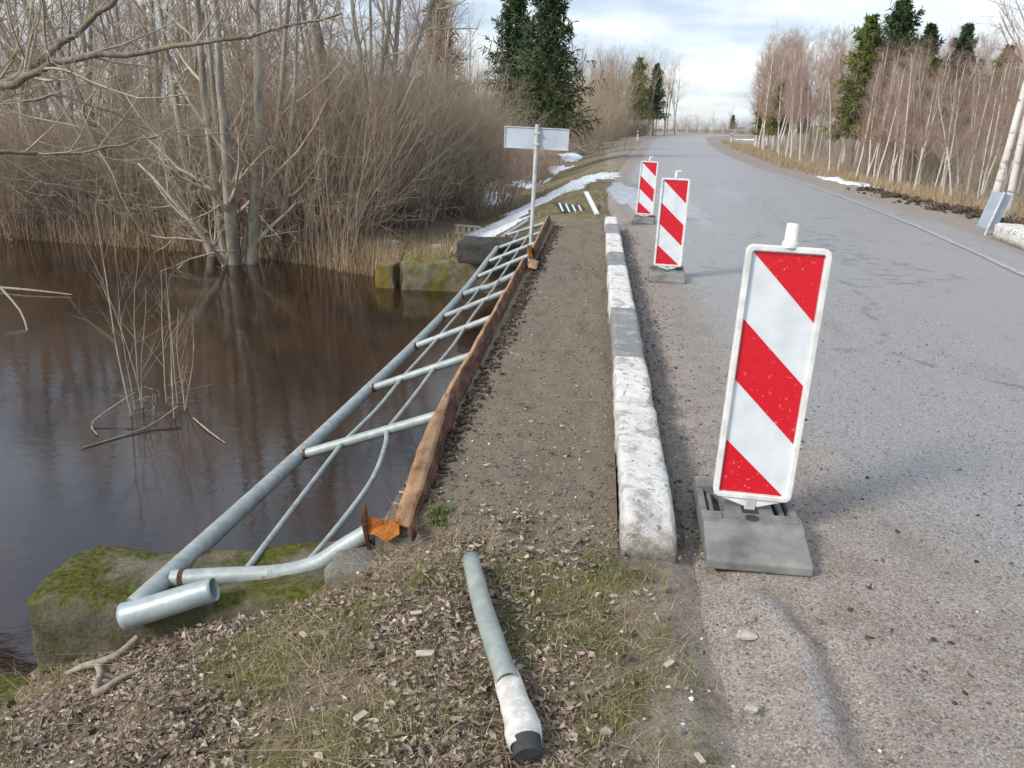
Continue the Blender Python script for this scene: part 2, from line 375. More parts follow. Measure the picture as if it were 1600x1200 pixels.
M = dict(
    soil=m_ground(), road=m_road(), path=m_path(), water=m_water(),
    conc_moss=m_conc('mossy_concrete', (.06, .052, .036), (.22, .195, .145), (.11, .115, .018), .55),
    conc_wing=m_conc('stained_concrete', (.10, .085, .06), (.24, .21, .15), (.19, .18, .025), .47, (.20, .145, .025), top=False),
    conc_dark=m_conc('shade_dark_concrete', (.035, .033, .03), (.10, .095, .085), (.07, .07, .02), .35, top=False),  # shadow on the far beam end is put into this dark colour
    conc=m_conc('deck_concrete', (.13, .125, .11), (.28, .265, .23), (.10, .10, .03), .4),
    kw=m_kerb('whitewashed_kerb', True), kd=m_kerb('bare_kerb', False),
    rail=m_metal('galvanised_tube', (.27, .305, .30), (.41, .45, .445), .6, .5, .15),
    stub=m_metal('galvanised_stub', (.27, .33, .34), (.40, .46, .47), .66, .45, .25),
    postm=m_metal('painted_post', (.21, .25, .235), (.33, .365, .34), .72, .55, .1),
    chip=simple('chipped_white', (.45, .44, .41), (.68, .67, .63), 30, .8, .5, .006),
    rust=m_rust('rust_brown', [(.3, (.035, .018, .014)), (.5, (.11, .05, .033)), (.62, (.20, .10, .06)), (.72, (.36, .13, .035))]),
    rust_l=m_rust('rust_tan', [(.3, (.14, .06, .03)), (.42, (.30, .16, .085)), (.6, (.42, .27, .16)), (.72, (.50, .22, .06))]),
    rust_o=m_rust('rust_orange', [(.3, (.08, .022, .01)), (.48, (.30, .095, .018)), (.7, (.52, .20, .04))]),
    white_pl=simple('white_plastic', (.58, .59, .57), (.80, .80, .79), 16, .45, .15, .003, .5),
    panel_w=simple('reflective_white', (.58, .63, .67), (.70, .74, .77), 9, .4, .1, .001, .5, .3, .6),
    rubber=simple('grey_rubber', (.10, .105, .105), (.26, .255, .24), 9, .8, .5, .006, .3, .3, .7),
    recess_dark=simple('recess_shade', (.03, .032, .035), (.06, .062, .065), 14, .8),  # near-black colour standing for the shade inside openings
    steel=simple('bare_steel', (.45, .45, .44), (.62, .62, .6), 20, .35, 0, 0, .6),
    sign_back=simple('sign_back_grey', (.40, .46, .54), (.52, .58, .65), 3, .45, 0, 0, .5),
    zinc=simple('zinc_post', (.42, .44, .44), (.58, .6, .6), 12, .5),
    snow=simple('old_snow', (.62, .66, .72), (.85, .87, .90), 9, .6, .6, .02),
    twig=m_bark('twig_brown', (.28, .205, .155), (.52, .415, .325)),
    twig_g=m_bark('twig_grey', (.30, .255, .20), (.56, .48, .39), (.30, .28, .13)),
    twig_r=m_bark('twig_purple', (.30, .21, .175), (.52, .40, .33)),
    twig_o=m_bark('twig_olive', (.28, .225, .15), (.49, .405, .29)),
    bark=m_bark('grey_bark', (.15, .13, .105), (.42, .38, .32), (.19, .18, .07)),
    bark_m=m_bark('lichen_bark', (.12, .10, .085), (.28, .245, .205), (.27, .26, .06), 14),
    birch=m_birch(),
    reed=tinted('dead_reed', [(0, (.22, .15, .09)), (.5, (.36, .27, .16)), (1, (.50, .41, .27))]),
    grass=tinted('verge_grass', [(0, (.06, .10, .02)), (.35, (.14, .17, .04)), (.65, (.25, .23, .09)), (1, (.38, .31, .17))]),
    leaf=tinted('dead_leaf', [(0, (.06, .042, .032)), (.25, (.17, .125, .098)), (.5, (.28, .22, .18)), (.75, (.40, .33, .275)), (1, (.62, .54, .44))], .75),
    stone=tinted('small_stone', [(0, (.05, .045, .04)), (.5, (.17, .145, .12)), (.85, (.32, .28, .24)), (1, (.68, .65, .60))], .85),
    clod=simple('dark_clod', (.04, .03, .022), (.135, .10, .075), 18, .95, .9, .03),
    needle=tinted('spruce_needle', [(0, (.02, .042, .022)), (.5, (.05, .09, .038)), (1, (.12, .155, .06))]),
    needle_y=tinted('spruce_needle_light', [(0, (.05, .085, .022)), (.5, (.14, .18, .045)), (1, (.28, .27, .08))]),
    deadwood=m_bark('lichened_deadwood', (.17, .15, .12), (.40, .36, .29), (.22, .23, .12), 20),
    wood=simple('pale_wood', (.40, .34, .26), (.60, .54, .44), 20, .8),
)
# red retro-reflective sheet with scuffs
_m, _nt, _b = newmat('reflective_red', .38, .5)
_n = noise(_nt, 45, 8, rough=.8)
_nt.links.new(mixc(_nt, ramp(_nt, _n, [(.612, g3(0)), (.625, g3(.7))]), (.60, .006, .018), (.62, .40, .40)), _b.inputs['Base Color'])
M['red'] = _m
_m, _nt, _b = newmat('worn_line_paint', .6, .3)
_n = noise(_nt, 14, 8, rough=.8)
_nt.links.new(mixc(_nt, ramp(_nt, _n, [(.40, g3(0)), (.56, g3(1))]), (.42, .42, .41), (.27, .27, .27)), _b.inputs['Base Color'])
M['line'] = _m
M['pale_stone'] = simple('pale_stone', (.30, .27, .23), (.50, .46, .40), 40, .85, .5, .004)
M['black'] = simple('black_stripe', (.02, .02, .02), (.05, .05, .05), 8, .6)
M['sign_dark'] = simple('dark_board', (.025, .027, .03), (.05, .052, .055), 8, .6)

# ------------------------------------------------------------------ the lie of the land
WZ = -1.25
def xl(Y): return np.interp(Y, [-30, 13, 16, 20, 30, 55, 90, 120, 150, 180, 400], [.36, .33, .12, .1, .5, 2.0, 4.4, 7.2, 11.5, 18, 90])
def xr(Y): return np.interp(Y, [-30, 3, 9, 14, 22, 37, 60, 80, 120, 150, 180, 400], [5.3, 5.4, 5.9, 6.5, 6.8, 7.3, 8.9, 10.8, 15.3, 21, 29, 110])
def zroad(Y): return .62 * smooth(30, 125, Y)
def farY(x): return np.interp(x, [-80, -40, -25, -14, -7.3, -4, -2, 10, 60], [38, 26, 20, 17.4, 16.1, 14.2, 13.6, 13.4, 16])
def nearY(x): return np.interp(x, [-80, -8, -4.2, -3.5, -3.1, -2.9, -2.3, -.8, 60], [-40, -12, -2, .8, 2.2, 2.7, 2.85, 2.85, 2.9])
def hgt(x, Y):
    x = np.asarray(x, float); Y = np.asarray(Y, float)
    L, Rr, zr = xl(Y), xr(Y), zroad(Y)
    dl = L - x; dr = x - Rr
    # far side verge and ditch
    D = np.interp(Y, [13, 18, 30, 60, 100, 160], [-1.1, -1.05, -.95, -.55, -.25, -.1])
    zf = zr + D * smooth(.25, 3.7, dl) + .28 * smooth(4, 9, dl) * smooth(20, 30, Y)
    zf = zf - .12 * np.exp(-((dl - 3.9) / .5) ** 2)
    # near side slope
    zn = np.interp(x, [-30, -4.4, -3.4, -3, -2.6, -2.2, -1.8, -1.3, -.9, -.5, 0], [-1.6, -1.6, -1.4, -1.2, -.95, -.64, -.47, -.30, -.14, -.03, .005])
    zn = zn - .06 * smooth(-.2, -1.2, x) * smooth(2.0, 1.0, Y)
    t = smooth(7, 9, Y)
    z = zn * (1 - t) + zf * t
    zR = zr - .32 * smooth(1.2, 3.4, dr) + .10 * smooth(5, 14, dr)
    z = np.where(x > (L + Rr) / 2, zR, z)
    on = smooth(-.05, .12, -dl) * smooth(-.1, .25, -dr)
    z = z - .05 * on
    # river
    near_out = smooth(-.12, .35, Y - nearY(x)); far_in = smooth(.5, -.15, Y - farY(x))
    m_ = near_out * far_in
    z = z * (1 - m_) + (-2.3) * m_
    fade = 1 - smooth(0, .15, on)
    amp = .022 + .05 * smooth(3, 20, np.hypot(x, Y)) + .25 * smooth(60, 300, np.hypot(x, Y))
    z = z + fade * (amp * fbm(x, Y, 1.3, 4, 1) + .012 * fbm(x, Y, 9, 4, 2))
    z = z + 3.5 * smooth(220, 900, np.hypot(x - 20, Y)) * (0.5 + .5 * fbm(x, Y, .01, 3, 5))
    return z
def axis(segs):
    a_ = []
    for lo, hi, st in segs: a_.append(np.arange(lo, hi - 1e-6, st))
    a_.append([segs[-1][1]]); return np.concatenate(a_)
def sheet(xs, ys, zf):
    X, Y = np.meshgrid(xs, ys, indexing='ij'); Z = zf(X, Y)
    V = np.stack([X, Y, Z], -1).reshape(-1, 3); n = len(ys)
    i, j = np.meshgrid(np.arange(len(xs) - 1), np.arange(len(ys) - 1), indexing='ij'); k = i * n + j
    return V, np.stack([k, k + n, k + n + 1, k + 1], -1).reshape(-1, 4)
xs = axis([(-900, -200, 60), (-200, -60, 10), (-60, -20, 2), (-20, -6, .5), (-6, -3.2, .12), (-3.2, .7, .022), (.7, 10, .25), (10, 30, 1), (30, 100, 6), (100, 900, 60)])
ys = axis([(-120, -20, 10), (-20, 0, 1), (0, 1.2, .12), (1.2, 3.3, .022), (3.3, 12.8, .4), (12.8, 17, .08), (17, 40, .25), (40, 120, 1.5), (120, 300, 10), (300, 1500, 60)])
V, F = sheet(xs, ys, hgt)
tag(link('ground', mesh('ground', V, F, M['soil'])), 'brown soil with short grass on both sides of the river', None, None, 'structure')

# road sheet: lateral parameter from left shoulder to right shoulder
us = np.concatenate([np.linspace(0, .3, 70)[:-1], np.linspace(.3, 1, 40)])
yy = axis([(-6, 1.2, .4), (1.2, 3.4, .022), (3.4, 14, .1), (14, 40, .4), (40, 200, 2)])
U, Y = np.meshgrid(us, yy, indexing='ij')
L_, R_ = xl(Y) - .03 + .10 * fbm(Y * 0, Y, 2.2, 4, 71) * smooth(2.75, 2.5, Y), xr(Y) + .75
X = L_ + (R_ - L_) * U
edge = smooth(.0, .30, X - L_) * smooth(0, .6, R_ - X)
Z = zroad(Y) + .004 - .07 * (1 - edge) + .012 * fbm(X, Y, 1.6, 4, 3) + .003 * fbm(X, Y, 14, 3, 4)
# worn sunken strip with a raised lump beside the kerb end
cxp = .67 + .045 * np.sin((Y - 1.6) * 5) + .05 * fbm(X * 0, Y, 6, 3, 61)
Z = Z + .028 * np.exp(-((X - cxp) / .07) ** 2) * smooth(2.55, 2.3, Y) * smooth(1.62, 1.75, Y) * (1 + .5 * fbm(X, Y, 9, 3, 8)) - .03 * np.exp(-((X - cxp - .10) / .045) ** 2) * smooth(2.5, 2.2, Y) * smooth(1.6, 1.7, Y)
V = np.stack([X, Y, Z], -1).reshape(-1, 3); n = len(yy)
i, j = np.meshgrid(np.arange(len(us) - 1), np.arange(len(yy) - 1), indexing='ij'); k = i * n + j
road_me = mesh('road', V, np.stack([k, k + n, k + n + 1, k + 1], -1).reshape(-1, 4), M['road'])
dl = X - xl(Y); dr = xr(Y) - X
sandw = np.interp(Y, [0, 1.8, 2.3, 2.8, 3.5, 6, 12, 20, 40, 80], [6, 5, 2.6, 1.8, 1.3, 1.0, .8, .8, 1.0, 1.2])
sand = 1 - smooth(.0, 1.0, dl / sandw * .75) + (1 - smooth(-.1, .8, dr)) * .9 + .25 * smooth(25, 60, Y)
sand = sand * (1 - .55 * np.exp(-((X - cxp) / (.05 + .03 * fbm(X, Y, 7, 3, 62))) ** 2) * smooth(2.5, 2.35, Y) * smooth(1.6, 1.8, Y))
wet = .8 * np.exp(-((X - 1.0) / .8) ** 2 - ((Y - 20) / 6) ** 2) + .45 * np.exp(-((X - 3.4) / .9) ** 2) * smooth(5, 9, Y) * smooth(35, 20, Y) + .40 * np.exp(-((X - 1.9) / .35) ** 2) * smooth(4, 8, Y) * smooth(40, 20, Y)
for nm, arr in (('sand', sand), ('wet', wet)):
    at = road_me.attributes.new(nm, 'FLOAT', 'POINT'); at.data.foreach_set('value', arr.ravel().astype(np.float32))
tag(link('road', road_me), 'grey wet asphalt road with sandy shoulders', None, None, 'structure')
# worn edge line
t_ = np.linspace(6.5, 30, 120); xe = np.interp(t_, [6.5, 9.6, 14.5, 22, 30], [4.62, 5.0, 5.62, 6.2, 6.5])
def rz(x, Y): return zroad(Y) + .004 + .012 * fbm(x, Y, 1.6, 4, 3)
V = np.concatenate([np.stack([xe - .05, t_, rz(xe - .05, t_) + .008], -1), np.stack([xe + .05, t_, rz(xe + .05, t_) + .008], -1)])
q = np.arange(119); tag(link('edge_line', mesh('edge_line', V, np.stack([q, q + 120, q + 121, q + 1], -1), M['line'])), 'faint worn white edge line on the right of the road', None, None, 'structure')

# river
xs2 = np.linspace(-120, 40, 60); ys2 = np.linspace(-60, 45, 60)
V, F = sheet(xs2, ys2, lambda x, y: x * 0 + WZ)
tag(link('river', mesh('river', V, F, M['water'])), 'dark brown river water reflecting bare trees', None, None, 'structure')

# ------------------------------------------------------------------ bridge
br = empty('bridge', (0, 0, 0), 'short concrete road bridge over the brown river with a gritty footway', 'bridge')
P_, F_ = rough_box(-.86, 7.3, 2.72, 13.5, -.55, -.045, .12, .008, .03, 3); link('deck', mesh('deck', P_, F_, M['conc']), br)
P_, F_ = rough_box(-.95, 7.4, 13.3, 14.2, -2.4, -.5, .15, .015, .04, 5); link('abutment', mesh('abutment', P_, F_, M['conc_dark']), br)
P_, F_ = rough_box(-1.0, 7.4, 2.3, 2.95, -2.4, -.56, .15, .015, .04, 6); link('abutment', mesh('abutment', P_, F_, M['conc_dark']), br)
# footway
pxs = np.linspace(-.81, .14, 64); pys = axis([(2.35, 5, .025), (5, 14.9, .06)])
def zpath(x, y):
    z = .012 + .012 * fbm(x, y, 3, 4, 6) + .008 * fbm(x, y, 16, 4, 7) - .05 * smooth(2.75, 2.4, y) - .22 * smooth(2.82, 2.6, y) * smooth(-.3, -.6, x) - .06 * smooth(14.2, 14.8, y)
    return z + .012 * smooth(-.1, .1, x) - .008 * smooth(-.58, -.72, x) * (.6 + fbm(x, y, 6, 3, 9))
V, F = sheet(pxs, pys, zpath)
link('footway', mesh('footway', V, F, M['path']), br)

# kerb stones
kb = empty('bridge_kerb', (.23, 2.45, 0), 'whitewashed concrete kerb between the footway and the road', 'kerb')
KY = [2.60, 4.05, 4.8, 6.2, 8.25, 9.15, 10.9, 12.0, 13.0]
KM = ['kw', 'kw', 'kd', 'kw', 'kd', 'kw', 'kd', 'kw']
for a0, a1, mm in zip(KY[:-1], KY[1:], KM):
    def sk(P, a0=a0):
        t = np.clip((P[:, 2] + .0) / .2, 0, 1)
        P = P.copy(); P[:, 0] += np.where(P[:, 0] > .24, (1 - t) * .035 + .0, 0) - .012 * (P[:, 1] - 2.5) / 3
        P[:, 2] -= .10 * smooth(.3, -.05, P[:, 1] - 2.60) * smooth(.17, .33, P[:, 0])
        return P
    dx_ = random.uniform(-.006, .006)
    P_, F_ = rough_box(.15 + dx_, .345 + dx_, a0 + .004, a1 - .004, -.05, .185 + random.uniform(-.006, .004), .016, .011, .03, int(a0 * 10), sk, 7)
    # spalled notch
    d = np.exp(-((P_[:, 1] - 4.0) / .09) ** 2) * (P_[:, 2] > .08); P_[:, 2] -= .03 * d; P_[:, 0] -= .015 * d * (P_[:, 0] > .25)
    P_[:, :] -= np.array([.23, 2.45, 0])
    ko = link('kerb_stone', mesh('kerb_stone', P_, F_, M[mm]), kb)
    ko['label'] = 'white painted kerb stone' if mm == 'kw' else 'dark kerb stone with worn paint'
# right kerb end
k2 = []
def sk2(P):
    P = P.copy(); P[:, 0] += .13 * (P[:, 1] - 13.1); return P
P_, F_ = rough_box(6.22, 6.62, 3.0, 13.15, -.05, .24, .07, .02, .06, 44, sk2)
P_, F_ = rough_box(6.22, 6.62, 3.0, 13.15, -.05, .24, .05, .022, .06, 44, sk2)
tag(link('kerb', mesh('kerb', P_, F_, M['kw'])), 'chipped white kerb end at the right edge of the road', 'kerb')

# wing walls
wb = empty('wing_wall', (-1.7, 2.66, 0), 'mossy concrete wing wall under the fallen railing end', 'concrete wall')
def skb(P):
    P = P.copy(); P[:, 1] += .04 * (P[:, 0] + 1.5); P[:, 2] += .10 * smooth(-1.7, -.9, P[:, 0]) * (P[:, 2] > -.8)
    P[:, 0] += .07 * fbm(P[:, 1], P[:, 2], 4, 3, 12) * smooth(-2.0, -2.3, P[:, 0]); return P - np.array([-1.7, 2.66, 0])
P_, F_ = rough_box(-2.24, -.86, 2.46, 2.92, -1.9, -.29, .018, .022, .045, 21, skb, 4); link('wall', mesh('wall', P_, F_, M['conc_moss']), wb)
P_, F_ = rough_box(-3.6, -2.05, 2.24, 2.56, -1.9, -.73, .03, .02, .07, 22, None, 4)
tag(link('concrete_ledge', mesh('concrete_ledge', P_, F_, M['conc_moss'])), 'low mossy concrete ledge at the left edge of the near bank', 'concrete ledge')
P_, F_ = rough_box(-1.02, -.80, 2.56, 2.86, -1.2, -.115, .025, .015, .04, 27, None, 4)
tag(link('concrete_corner', mesh('concrete_corner', P_, F_, M['conc'])), 'bare concrete corner below the rusty bracket', 'concrete block')
ww = empty('wing_wall', (-2.8, 13.6, 0), 'yellow stained concrete wing wall on the far bank', 'concrete wall')
def skw(P):
    P = P.copy(); P[:, 2] += np.where(P[:, 2] > -1.2, .13 * fbm(P[:, 0], P[:, 1], 2.2, 3, 31) + .05 * smooth(-3.2, -2.2, P[:, 0]), 0); return P - np.array([-2.8, 13.6, 0])
P_, F_ = rough_box(-3.45, -1.2, 13.35, 13.95, -2.2, -.78, .05, .05, .03, 30, skw, 3); link('wall', mesh('wall', P_, F_, M['conc_wing']), ww)
P_, F_ = rough_box(-3.95, -3.62, 13.45, 13.9, -2.2, -.84, .04, .05, .03, 33, None, 3)
tag(link('concrete_stump', mesh('concrete_stump', P_, F_, M['conc_wing'])), 'short mossy concrete stump left of the stained wing wall', 'concrete block')
P_, F_ = rough_box(-2.35, -.90, 12.75, 13.5, -.66, -.27, .05, .02, .06, 35, None, 3)  # beam end in shadow, its shade carried by the concrete colour
tag(link('cap_beam', mesh('cap_beam', P_, F_, M['conc_dark'])), 'shaded concrete beam end above the stained far wall', 'concrete beam')

# rusty edge beam -----------------------------------------------------
def ribbon(pts, mat, name, parent, thick=.01):
    """pts: list of (inner(x,y,z), outer(x,y,z)) swept to a plate"""
    A = np.array(pts, float); n = len(A); t = np.linspace(0, n - 1, (n - 1) * 5 + 1); i = np.minimum(t.astype(int), n - 2); f = (t - i)[:, None, None]
    Q = A[i] * (1 - f) + A[i + 1] * f
    m_ = 4; s = np.linspace(0, 1, m_)[None, :, None]
    G = Q[:, :1] * (1 - s) + Q[:, 1:] * s
    G[..., 2] += .014 * fbm(G[..., 0] * 3, G[..., 1], 7, 4, 50) * .5; G[..., 0] += .006 * fbm(G[..., 2] * 5, G[..., 1], 7, 3, 51)
    V = G.reshape(-1, 3); a_, b_ = np.meshgrid(np.arange(len(t) - 1), np.arange(m_ - 1), indexing='ij'); k = a_ * m_ + b_
    o = link(name, mesh(name, V, np.stack([k, k + m_, k + m_ + 1, k + 1], -1).reshape(-1, 4), mat), parent)
    md = o.modifiers.new('s', 'SOLIDIFY'); md.thickness = thick; md.offset = 0
    return o
eb = empty('edge_beam', (0, 0, 0), 'rusty steel edge beam along the left side of the footway, bent and torn', 'steel beam')
ys_ = np.arange(4.0, 9.3, .45)
ribbon([((-.745 - .004 * i, y, -.015 + .008 * math.sin(i * 1.7)), (-.79 - .004 * i, y, .10 + .01 * math.sin(i * 2.3))) for i, y in enumerate(ys_)], M['rust'], 'flange', eb)
ribbon([((-.792 - .004 * i, y, .102 + .01 * math.sin(i * 2.3)), (-.818 - .004 * i, y, .095 + .01 * math.sin(i * 2.3))) for i, y in enumerate(ys_)], M['rust_l'], 'flange', eb)
# near part twists flat
o1 = ribbon([((-.69, 2.68, .02), (-.757, 2.70, .035)), ((-.70, 2.95, .045), (-.775, 2.97, .062)), ((-.722, 3.3, .06), (-.80, 3.3, .088)), ((-.757, 3.7, .08), (-.812, 3.7, .11)), ((-.785, 4.05, .10), (-.818, 4.05, .11))], M['rust_l'], 'flange', eb, .014)
ribbon([((-.675, 2.67, -.03), (-.691, 2.68, .022)), ((-.68, 3.2, -.03), (-.712, 3.2, .055)), ((-.735, 4.05, -.03), (-.788, 4.05, .10))], M['rust'], 'flange', eb)
ys_ = np.arange(9.6, 13.9, .5)
ribbon([((-.75 - .008 * i, y, -.02), (-.79 - .008 * i, y, .12)) for i, y in enumerate(ys_)], M['rust'], 'flange', eb)
ribbon([((-.792 - .008 * i, y, .121), (-.815 - .008 * i, y, .118)) for i, y in enumerate(ys_)], M['rust_l'], 'flange', eb)
ribbon([((-.66, 8.55, .05), (-.76, 8.6, .06)), ((-.67, 9.0, .06), (-.78, 9.0, .08)), ((-.70, 9.3, .0), (-.80, 9.35, .04))], M['rust_l'], 'torn_flange', eb, .014)
ribbon([((-.76, 9.0, .0), (-.80, 9.0, .16)), ((-.79, 9.3, .02), (-.84, 9.35, .2)), ((-.78, 9.7, .0), (-.82, 9.7, .14))], M['rust_o'], 'torn_flange', eb, .014)
# broken H section bracket
bk = empty('broken_bracket', (-.84, 2.75, -.02), 'orange rusty broken bracket between the first post and the beam', 'steel bracket')
def plate(pts, th, mat, name, parent):
    """flat polygon with thickness: pts 3D loop"""
    p = [Vector(q) for q in pts]; nn = (p[1] - p[0]).cross(p[2] - p[0]).normalized() * th / 2; n = len(p)
    V = [q + nn for q in p] + [q - nn for q in p]
    F = [tuple(range(n)), tuple(range(2 * n - 1, n - 1, -1))] + [(i, i + n, (i + 1) % n + n, (i + 1) % n) for i in range(n)]
    return bm_obj(name, V, F, mat, parent, .003)
plate([(-.05, -.01, .10), (-.06, .015, .08), (-.045, .03, -.09), (-.035, -.03, -.10), (-.04, -.045, -.02), (-.055, -.03, .04)], .016, M['rust'], 'flange', bk)
plate([(-.045, 0, .045), (.03, .005, .02), (.09, .01, .035), (.10, -.03, -.01), (.05, -.05, -.04), (-.01, -.03, -.02), (-.045, -.02, -.03)], .018, M['rust_o'], 'web', bk)

# ------------------------------------------------------------------ collapsed railing
rl = empty('collapsed_railing', (0, 0, 0), 'grey tubular railing fallen sideways off the bridge over the river', 'railing')
PY_ = [2.78, 4.12, 5.39, 6.62, 7.83, 8.94, 10.2, 11.41, 12.7, 14.05]
base = [np.array((-.87, y, -.05)) for y in PY_]; topp = []
tx = [x_ - .0 for x_ in (-1.70, -1.73, -1.67, -1.63, -1.61, -1.60, -1.62, -1.64, -1.65, -1.69)]
tz = [-.27, -.36, -.36, -.37, -.38, -.38, -.39, -.38, -.36, -.33]
for i, y in enumerate(PY_): topp.append(np.array((tx[i], y - (.15 if i == 0 else 0), tz[i])))
rp_ = [np.array((-1.745, 2.43, -.275))] + topp[:]
rp_[1] = topp[0] + np.array((-.03, -.02, 0))
Tubes().path([p + np.array((-.005, 0, -.004)) for p in rp_], .043, 16, 4).obj('top_rail', M['rail'], rl, solid=.004)
Tubes().path([(-1.69, 14.05, -.33), (-1.45, 14.55, -.2), (-1.33, 14.75, -.12)], .04, 12, 3).obj('rail_end', M['rail'], rl, solid=.004)
# bent back flattened end
V, F = Tubes().path([(-1.775, 2.40, -.30), (-1.66, 2.42, -.265), (-1.52, 2.44, -.215), (-1.42, 2.46, -.185)], [.054, .052, .050, .047], 20, 5).arrays()
o = link('bent_end', mesh('bent_end', V, F, M['stub']), rl); md = o.modifiers.new('s', 'SOLIDIFY'); md.thickness = .006; md.offset = -1
def pp(i, f):
    if i == 0:
        pts = np.array([base[0], (-1.10, 2.72, -.20), (-1.25, 2.68, -.235), topp[0]]); t = [0, .28, .48, 1]
        return np.array([np.interp(f, t, pts[:, k]) for k in range(3)])
    return base[i] * (1 - f) + topp[i] * f
for i in range(10):
    r_ = .037 if i in (0, 5) else .030
    if i == 0: pts = [base[0] + (.02, 0, .01), pp(0, .15), pp(0, .28), pp(0, .48), pp(0, .75), topp[0]]
    elif i == 5: pts = [base[i], pp(i, .3) + (0, .0, -.02), pp(i, .5) + (0, 0, -.03), pp(i, .75), topp[i]]
    else: pts = [base[i], pp(i, .5), topp[i]]
    Tubes().path(pts, r_, 14, 4).obj('post', M['rail'], rl)
    if True:
        d = nrm(topp[i] - pp(i, .75)); Tubes().path([topp[i] - d * .055, topp[i] - d * .035], r_ + .0025, 14, 1).obj('weld', M['rust'], rl)
for i in range(9):
    for f in (.36, .68):
        a0, a1 = pp(i, f if i else f * .97), pp(i + 1, f)
        if i == 0 and f == .36: pts = [a0, a0 * .75 + a1 * .25 + (.04, .02, -.01), a0 * .45 + a1 * .55 + (.09, -.02, .02), a0 * .18 + a1 * .82 + (.055, 0, .02), a1]
        else: pts = [a0, (a0 + a1) / 2 + np.array((random.uniform(-.01, .01), 0, random.uniform(-.015, .005))), a1]
        Tubes().path(pts, .0145, 8, 4).obj('rung', M['rail'], rl)

# fallen post stub in the foreground
fp = empty('fallen_post', (-.11, 1.6, .02), 'broken grey tube lying on the leaf litter in the foreground', 'pipe')
ctr = [(-.40, 2.43, .055), (-.33, 2.2, .05), (-.26, 2.0, .045), (-.19, 1.81, .042)]
Tubes().path([np.array(c) - (-.11, 1.6, .02) for c in ctr], [.031, .033, .034, .035], 20, 4).obj('tube', M['postm'], fp, solid=.004)
V, F = Tubes().path([np.array(c) - (-.11, 1.6, .02) for c in [(-.203, 1.855, .0455), (-.165, 1.75, .045), (-.135, 1.66, .04), (-.118, 1.60, .03)]], [.0375, .042, .049, .046], 20, 4).arrays()
V[:, 2] = (V[:, 2] - .01) * .8 + .006 * fbm(V[:, 0], V[:, 1], 30, 3, 3); V[:, 0] += .006 * fbm(V[:, 2], V[:, 1], 25, 3, 4)
o = link('crushed_end', mesh('crushed_end', V, F, M['chip']), fp); md = o.modifiers.new('s', 'SOLIDIFY'); md.thickness = .004; md.offset = -1
Tubes().path([np.array(c) - (-.11, 1.6, .02) for c in [(-.119, 1.615, .026), (-.108, 1.57, .015)]], [.041, .038], 20, 1).obj('bore_shade', M['recess_dark'], fp)  # dark plug painted as the shade inside the open tube end
Tubes().path([np.array(c) - (-.11, 1.6, .02) for c in [(-.108, 1.571, .015), (-.1075, 1.569, .0145)]], [.038, .001], 20, 1).obj('bore_shade', M['recess_dark'], fp)
Tubes().path([np.array(c) - (-.11, 1.6, .02) for c in [(-.40, 2.43, .055), (-.4015, 2.435, .055), (-.402, 2.437, .055)]], [.031, .025, .001], 20, 1).obj('cap', M['postm'], fp)

